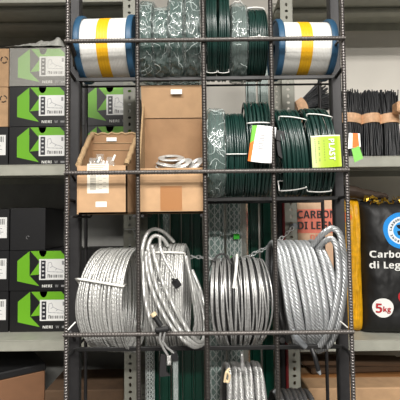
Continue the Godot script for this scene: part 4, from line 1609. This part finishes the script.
func charcoal() -> void:
	# the black bag in front
	var d := 1.56
	var W := P(443, 300, d + 0.075).x - P(360.5, 300, d + 0.075).x
	var yb: float = deck.right_low
	var H := P(390, 201, d).y - yb
	var D := 0.15
	var ctr := Vector3((P(443, 300, d + 0.075).x + P(360.5, 300, d + 0.075).x) * .5, yb, -d - D * .5)
	var o := thing("charcoal_bag", "black charcoal bag with a round blue emblem and white lettering", "bag", ctr)
	var b := Buf.new()
	var amp := 0.012
	var f := pillow(b, W, H, D, amp, 71, 61, 81)
	obj("bag_body", b, M.bag_black, o)
	var zf := -d
	var loc := func(u: float, v: float) -> Vector2:
		var q := P(u, v, d + 0.005) - ctr
		return Vector2(q.x, q.y)
	var p1: Vector2 = loc.call(370.5, 254.5)
	var t1 := part("lettering", conform("Carbone", 0.0255, p1, W, H, D, f, amp, 1.12), M.white, o)
	t1.set_meta("label", "bold white lettering")
	var p2: Vector2 = loc.call(370.5, 265.3)
	part("lettering", conform("di Legna", 0.0255, p2, W, H, D, f, amp, 1.12), M.white, o)
	b = Buf.new()
	var e: Vector2 = loc.call(400.5, 230.5)
	var er := 18.0 * d / 400.0
	disc_on(b, e, er, W, H, D, f, amp, 0.0015)
	var eo := obj("emblem", b, pic(emblem_picture(), 0.4), o)
	eo.set_meta("label", "round blue emblem with a white ring of lettering")
	# lettering round the white ring
	var ring := "CARBONE DI LEGNA CARBONE "
	for k in ring.length():
		if ring[k] == " ":
			continue
		var a := PI * 0.98 - TAU * k / ring.length()
		var tm := text_mesh(ring[k], 0.0085, true, 0.0004)
		tm.horizontal_alignment = HORIZONTAL_ALIGNMENT_CENTER
		var q := e + Vector2(cos(a), sin(a)) * er * 0.615
		var lt := part("emblem_letter", tm, M.print_black, o)
		lt.position = Vector3(q.x, q.y, pillow_z(q.x / (W * .5), q.y / H, D, f, amp, 1.0) + 0.003)
		lt.rotation.z = a - PI / 2
	b = Buf.new()
	var wc: Vector2 = loc.call(383.5, 308)
	disc_on(b, wc, 9.6 * d / 400.0, W, H, D, f, amp, 0.0015)
	obj("weight_mark", b, M.white, o).set_meta("label", "white disc reading 5kg in red")
	part("lettering", conform("5", 0.035, loc.call(375.8, 308.3), W, H, D, f, amp - 0.0, 1.0), M.print_red, o).position.z = 0.0015
	part("lettering", conform("kg", 0.019, loc.call(382.6, 309.2), W, H, D, f, amp - 0.0, 1.0), M.print_red, o).position.z = 0.0015
	b = Buf.new()
	disc_on(b, loc.call(404, 296.5), 6.5 * d / 400.0, W, H, D, f, amp, 0.0015)
	obj("red_mark", b, M.print_red, o)
	# crumpled gold foil along the top edge
	var rr := RandomNumberGenerator.new()
	rr.seed = 12
	b = Buf.new()
	for k in 64:
		var u := 364.0 + k * 1.1 + rr.randf_range(-.6, .6)
		var q := P(u, rr.randf_range(196.5, 203.5), d + rr.randf_range(0.02, 0.05)) - ctr
		var s := rr.randf_range(0.006, 0.013)
		var a1 := Vector3(rr.randf_range(-1, 1), rr.randf_range(-1, 1), rr.randf_range(-.4, .4)).normalized() * s
		var a2 := Vector3(rr.randf_range(-1, 1), rr.randf_range(-1, 1), rr.randf_range(-.6, .6)).normalized() * s
		b.tri(q - a1, q + a2, q + a1 * .6 - a2 * .4, Vector3(0, 0, 1))
		b.tri(q - a1, q + a2, q - a2 + a1 * .3, Vector3(0, 0.4, 1))
	var go := obj("gold_foil_edge", b, M.gold, o)
	go.set_meta("kind", "stuff")
	b = Buf.new()
	var hem := PackedVector3Array()
	for k in 31:
		hem.append(P(357 + k * 2.7, 203.5 + 1.2 * sin(k * 1.7), d + 0.075) - ctr)
	b.tube(hem, 0.012, 8)
	obj("rolled_hem", b, M.bag_black, o)
	# yellow bag behind, its side showing beside the rack
	d = 1.60
	W = P(360.3, 300, d + 0.05).x - P(338.5, 300, d + 0.05).x
	H = P(350, 199, d + .05).y - yb
	ctr = Vector3((P(360.3, 300, d + 0.05).x + P(338.5, 300, d + 0.05).x) * .5, yb, -d - 0.05)
	o = thing("charcoal_bag", "yellow bag with an orange top corner, between the rack and the black bag", "bag", ctr)
	b = Buf.new()
	var fy := pillow(b, W, H, 0.1, 0.01, 73)
	obj("bag_body", b, M.bag_yellow, o)
	b = Buf.new()
	disc_on(b, Vector2(P(346.5, 217, d).x - ctr.x, P(346.5, 217, d).y - yb), 0.02, W, H, 0.1, fy, 0.01, 0.002)
	obj("orange_print", b, M.orange, o)
	# its dark folded top
	b = Buf.new()
	var g := PackedVector3Array()
	var fn := FastNoiseLite.new()
	fn.seed = 8
	fn.frequency = 3.0
	for j in 13:
		var a := TAU * j / 12.0
		for i in 21:
			var s := i / 20.0
			var q := P(343 + s * 44, 191 + 6.0 * s + 1.5 * fn.get_noise_1d(s), d + 0.02)
			var r := 0.03 * (1.0 - 0.55 * s * s) + 0.003 * fn.get_noise_2d(s * 2, j)
			g.append(q - ctr + Vector3(0, sin(a) * r * 0.85, cos(a) * r))
	b.grid(g, 21, 13, false, false)
	obj("folded_top", b, M.brown, o)
	# kraft paper bag seen over the thick rope coil
	d = 1.60
	W = P(343, 240, d).x - P(296.5, 240, d).x
	H = P(320, 196, d).y - yb
	ctr = Vector3((P(343, 240, d).x + P(296.5, 240, d).x) * .5, yb, -d - 0.07)
	o = thing("charcoal_bag", "kraft paper charcoal bag with red print behind the thick rope coil", "bag", ctr)
	b = Buf.new()
	f = pillow(b, W, H, 0.13, 0.01, 74, 41, 61)
	obj("bag_body", b, M.kraft, o)
	var yb2 := H
	b = Buf.new()
	g = PackedVector3Array()
	for j in 7:
		for i in 25:
			var x := lerpf(-W * .47, W * .47, i / 24.0)
			var y := lerpf(P(320, 233, d).y - yb, P(320, 209, d).y - yb, j / 6.0)
			g.append(Vector3(x, y, pillow_z(x / (W * .5), y / H, 0.13, f, 0.01, 1.0) + 0.0012))
	b.grid(g, 25, 7)
	obj("red_band", b, M.red_print, o).set_meta("label", "red printed band")
	part("lettering", conform("CARBONE", 0.03, Vector2(-W * .46, P(320, 214.5, d).y - yb), W, H, 0.13, f, 0.01, 0.92), M.print_black, o).position.z = 0.001
	part("lettering", conform("DI LEGNA", 0.03, Vector2(-W * .46, P(320, 225.5, d).y - yb), W, H, 0.13, f, 0.01, 0.9), M.print_black, o).position.z = 0.001
	part("lettering", conform("DI", 0.022, Vector2(-W * .2, P(320, 237.5, d).y - yb), W, H, 0.13, f, 0.01, 1.0), M.red_print, o)
	# cartons on the base shelf
	var c := P(372, 395, 1.6)
	var hb: float = P(372, 390.5, 1.55).y - deck.base
	o = thing("flat_carton", "wide pale carton on the base shelf under the charcoal bags", "carton", Vector3(P(355, 390, 1.6).x + 0.08, deck.base + 0.001, -1.70))
	b = Buf.new()
	b.box(Vector3(0.04, hb * .5, 0), Vector3(0.62, hb, 0.26), 0.004)
	obj("box_body", b, M.card, o)
	b = Buf.new()
	b.box(Vector3(0.04, hb + 0.0008, 0.0), Vector3(0.622, 0.001, 0.05), 0.0003)
	obj("tape_strip", b, M.tape, o)
	var top: float = deck.base + hb
	o = thing("flattened_carton", "dark brown flattened cartons lying on the wide pale carton", "carton", Vector3(P(358, 371, 1.76).x, top + 0.002, -1.77))
	b = Buf.new()
	b.box(Vector3(0.03, 0.014, 0), Vector3(0.5, 0.024, 0.12), 0.006, Basis(Vector3.UP, 0.05))
	b.box(Vector3(-0.03, 0.036, 0.005), Vector3(0.44, 0.02, 0.1), 0.006, Basis(Vector3.BACK, -0.03))
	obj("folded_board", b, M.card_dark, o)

# ---------------------------------------------------------------- brooms
func bristles(n: int, rr: RandomNumberGenerator, f: Callable, r: float) -> Buf:
	var b := Buf.new()
	for k in n:
		var p: PackedVector3Array = f.call(rr)
		b.tube(p, r, 5, 0, 0.05, false, r * 0.8)
	return b

func brooms() -> void:
	var y0: float = deck.right_mid
	var rows := [[354, 22, "black bristle bundle in a wooden band, nearest the rack's right upright"], [374, 20, "middle black bristle bundle in a wooden band on the right shelf"], [393, 21, "black bristle bundle in a wooden band at the right edge of the picture"]]
	for k in 3:
		var q = rows[k]
		var d := 1.60
		var w: float = q[1] * d / 400.0
		var c := P(q[0], 155, d)
		var o := thing("bristle_bundle", q[2], "brush", Vector3(c.x, y0, -d - 0.03), "black bristle bundles on the right shelf")
		var hb := P(q[0], 118.5, d).y - y0
		var ht := P(q[0], 91, d).y - y0
		var rr := RandomNumberGenerator.new()
		rr.seed = 300 + k
		var b := bristles(200, rr, func(g: RandomNumberGenerator) -> PackedVector3Array:
			var a := g.randf_range(0, TAU)
			var s := sqrt(g.randf())
			var m := Vector3(cos(a) * w * .44 * s, hb, sin(a) * 0.03 * s)
			var lo := Vector3(m.x * 1.22 + g.randf_range(-.008, .008), g.randf_range(0.003, 0.016), m.z * 1.5)
			var hi := Vector3(m.x * 1.12 + g.randf_range(-.011, .009) - 0.006, ht * g.randf_range(0.94, 1.03), m.z * 1.35)
			return PackedVector3Array([lo, m, hi]), 0.0028)
		var bo := obj("bristles", b, M.bristle, o)
		bo.set_meta("kind", "stuff")
		var band := Buf.new()
		var g := PackedVector3Array()
		var hw := 0.019
		for side in 2:
			var gg := PackedVector3Array()
			for j in 5:
				for i in 21:
					var a := lerpf(PI * 1.02, -PI * .02, i / 20.0)
					var t := j / 4.0
					var bul := 0.0015 * sin(PI * t)
					gg.append(Vector3(cos(a) * (w * .52 - side * .003), hb - hw + t * 2.0 * hw + 0.005 * cos(a) * (-1.0 if k == 0 else 0.3) + 0.004 * sin(a), sin(a) * (0.036 - side * .003) + bul))
			band.grid(gg, 21, 5, false, side == 1)
		# edges
		for e in [-1.0, 1.0]:
			for i in 20:
				var pts := []
				for ii in [i, i + 1]:
					var a := lerpf(PI * 1.02, -PI * .02, ii / 20.0)
					var yy: float = hb + e * hw + 0.005 * cos(a) * (-1.0 if k == 0 else 0.3) + 0.004 * sin(a)
					pts.append(Vector3(cos(a) * w * .52, yy, sin(a) * 0.036))
					pts.append(Vector3(cos(a) * (w * .52 - .003), yy, sin(a) * 0.033))
				band.quad(pts[0], pts[2], pts[3], pts[1], Vector3(0, e, 0))
		obj("wooden_band", band, M.wood, o)
	# another wooden band higher up at the edge
	var o3 := thing("wood_block", "short wooden block lying on the rightmost bristles at the picture's edge", "wood block", P(399.5, 113.5, 1.57))
	var wb := Buf.new()
	wb.box(Vector3(0.006, 0.022, 0), Vector3(0.05, 0.044, 0.05), 0.006)
	obj("block", wb, M.wood, o3)
	# a brush lying on its side behind the bulky green coils
	var d := 1.62
	var c := P(303, 112, d)
	var o := thing("brush", "black bristle brush with wooden back fanning out behind the green coils", "brush", Vector3(c.x, y0, -d))
	var rr := RandomNumberGenerator.new()
	rr.seed = 400
	var org := P(303, 107, d) - o.position
	var b := bristles(170, rr, func(g: RandomNumberGenerator) -> PackedVector3Array:
		var e := g.randf()
		var start := org + Vector3(0.026 * (e - .5), 0.044 * (.5 - e), g.randf_range(-.035, .035))
		var an := lerpf(0.78, 0.1, e) + g.randf_range(-.05, .05)
		var ln := g.randf_range(0.09, 0.12)
		var tip := start + Vector3(cos(an) * ln, sin(an) * ln, g.randf_range(-.015, .015))
		return PackedVector3Array([start, start.lerp(tip, .5), tip]), 0.0026)
	var bo := obj("bristles", b, M.bristle, o)
	bo.set_meta("kind", "stuff")
	b = Buf.new()
	var pts := PackedVector2Array()
	for k in 9:
		var a := lerpf(-1.2, 1.2, k / 8.0)
		pts.append(Vector2(cos(a) * 0.02, sin(a) * 0.04))
	pts.append(Vector2(-0.02, 0.03)); pts.append(Vector2(-0.022, -0.03))
	b.prism(pts, 0.1, Transform3D(Basis(Vector3.BACK, 0.35), org + Vector3(-0.014, -0.012, 0.05)))
	obj("wooden_back", b, M.wood, o)
	b = Buf.new()
	b.box(Vector3(org.x - 0.02, (org.y - 0.04) * .5, 0.0), Vector3(0.03, org.y - 0.04, 0.05), 0.004)
	obj("wooden_foot", b, M.wood, o)

# ---------------------------------------------------------------- chain, tags, hanging bag
func small_things() -> void:
	# chain
	var way := spline([[134.5, 230, 1.455], [137, 240, 1.455], [142, 250, 1.455], [155, 256, 1.455], [178, 258, 1.452], [197, 257, 1.45], [222, 260, 1.44], [243, 258.5, 1.44], [256, 252.5, 1.44], [268, 247, 1.445], [281, 238.5, 1.45], [294, 226.5, 1.475]], 40)
	var base := P(200, 257, 1.45)
	var o := thing("chain", "thin silver chain sagging behind the coils between the two slotted posts", "chain", base)
	var b := Buf.new()
	var run := 0.0
	var nextat := 0.0
	var idx := 0
	for i in way.size() - 1:
		run += way[i].distance_to(way[i + 1])
		if run >= nextat:
			nextat += 0.0145
			var tg := (way[i + 1] - way[i]).normalized()
			var sd := tg.cross(Vector3.BACK).normalized()
			if idx % 2:
				sd = (sd * 0.35 + Vector3.BACK * 0.94).normalized()
			idx += 1
			var p := PackedVector3Array()
			for k in 13:
				var a := TAU * k / 12.0
				p.append(way[i] - base + tg * cos(a) * 0.0105 + sd * sin(a) * 0.0058)
			b.tube(p, 0.0019, 5, 0, 0.05, true)
	obj("links", b, M.chain, o)
	b = Buf.new()
	b.tube(spline([[124.5, 229.5, 1.46], [130, 229.3, 1.46], [135.5, 229.5, 1.455], [136.5, 232, 1.455], [134, 233, 1.455]], 5), 0.0026, 7)
	for i in b.v.size():
		b.v[i] -= base
	obj("end_hook", b, M.chain, o)
	b = Buf.new()
	var bc := P(294.5, 226, 1.485) - base
	b.tube(PackedVector3Array([bc + Vector3(0, 0, -0.035), bc + Vector3(0, 0, 0.002)]), 0.011, 6)
	b.tube(PackedVector3Array([bc + Vector3(0, 0, 0.002), bc + Vector3(0, 0, 0.012)]), 0.007, 12)
	obj("bolt", b, M.steel_nut, o)
	# price tags clipped to the right ribbed upright
	var tc := P(349, 134, 1.088)
	o = thing("price_tag", "white tag with orange patch and green flap on the right ribbed upright", "tag", tc)
	b = Buf.new()
	b.prism(PackedVector2Array([Vector2(-0.004, -0.041), Vector2(0.0, 0.003), Vector2(0.03, 0.001), Vector2(0.031, -0.036)]), 0.0008)
	obj("white_card", b, M.white, o)
	b = Buf.new()
	b.prism(PackedVector2Array([Vector2(0.008, -0.038), Vector2(0.01, 0.002), Vector2(0.024, 0.001), Vector2(0.027, -0.037)]), 0.0006, Transform3D(Basis(), Vector3(0, 0, 0.001)))
	obj("orange_patch", b, M.orange, o)
	b = Buf.new()
	b.prism(PackedVector2Array([Vector2(0.005, -0.042), Vector2(0.026, -0.033), Vector2(0.036, -0.068), Vector2(0.012, -0.079)]), 0.0008, Transform3D(Basis(), Vector3(0, 0, 0.002)))
	obj("green_flap", b, mat(Color(0.45, 0.72, 0.3), 0.6), o)
	# clips and plastic bag hanging on the lower rail under the messy coil
	var hc := P(161, 331, 1.08)
	o = thing("hanging_clips", "dark cable clips and a torn clear bag hanging from the lower rail", "clips", hc)
	b = Buf.new()
	b.box(Vector3(0.004, 0.006, 0.006), Vector3(0.04, 0.012, 0.02), 0.004, Basis(Vector3.BACK, 0.1))
	obj("hanging_clip", b, M.black_card, o)
	b = Buf.new()
	b.tube(PackedVector3Array([Vector3(0.0, 0.002, 0.008), Vector3(-0.003, -0.02, 0.01), Vector3(0.008, -0.045, 0.008), Vector3(0.018, -0.062, 0.006)]), 0.0034, 7)
	b.tube(PackedVector3Array([Vector3(0.012, 0.002, 0.008), Vector3(0.006, -0.022, 0.012), Vector3(0.016, -0.04, 0.01), Vector3(0.034, -0.056, 0.006)]), 0.003, 7)
	obj("wire_strand", b, M.zinc_dull, o)
	b = Buf.new()
	b.prism(PackedVector2Array([Vector2(0.03, -0.05), Vector2(0.042, -0.055), Vector2(0.046, -0.075), Vector2(0.034, -0.078), Vector2(0.026, -0.066)]), 0.01, Transform3D(Basis(), Vector3(0, 0, 0.008)))
	obj("dark_fitting", b, M.black_card, o)
	b = Buf.new()
	b.prism(PackedVector2Array([Vector2(0.0, -0.06), Vector2(0.012, -0.062), Vector2(0.014, -0.105), Vector2(0.024, -0.115), Vector2(-0.004, -0.118), Vector2(-0.004, -0.1)]), 0.008, Transform3D(Basis(), Vector3(0, 0, 0.006)))
	obj("dark_fitting", b, M.frame, o)
	b = Buf.new()
	pillow(b, 0.011, 0.026, 0.007, 0.004, 91, 13, 17)
	var wbag := obj("metal_scrap", b, M.zinc, o)
	wbag.position = Vector3(0.021, -0.088, 0.006)
	b = Buf.new()
	pillow(b, 0.014, 0.12, 0.008, 0.006, 92, 13, 25)
	var cbag := obj("clear_bag", b, M.film_clear, o)
	cbag.position = Vector3(0.038, -0.185, 0.002)
	# wire ends sticking out at the ends of the lower rail
	for q in [[68, 330, 75.5, 322, "pale wire end poking out at the left end of the lower rail"], [340.5, 321.5, 347.5, 327.5, "pale wire end poking out at the right end of the lower rail"]]:
		b = Buf.new()
		var a := P(q[0], q[1], 1.089)
		b.tube(PackedVector3Array([Vector3.ZERO, P(q[2], q[3], 1.1) - a]), 0.002, 6)
		var we := obj(numbered("wire_end"), b, M.rope_white, self)
		we.position = a
		tag(we, q[4], "wire")
	# crumpled clear strip between the posts, just under the tall carton
	var sp := P(166.5, 262, 1.49)
	o = thing("plastic_strip", "crumpled clear plastic strip hanging before the green posts under the tall carton", "plastic strip", sp)
	b = Buf.new()
	pillow(b, 0.024, 0.26, 0.012, 0.012, 95, 13, 61)
	obj("strip_film", b, film(Color(0.9, 0.95, 0.94), 0.35, 0.18), o)
	b = Buf.new()
	var rr := RandomNumberGenerator.new()
	rr.seed = 42
	for k in 12:
		var p := PackedVector3Array()
		var x := rr.randf_range(-.009, .009)
		var y := rr.randf_range(0.02, 0.22)
		for q in 6:
			p.append(Vector3(x, y, 0.009))
			x = clampf(x + rr.randf_range(-.005, .005), -.011, .011)
			y += 0.006
		b.tube(p, 0.0009, 5)
	obj("painted_glints", b, M.glint_white, o).set_meta("kind", "stuff")  # white lines painting bright highlights on the strip
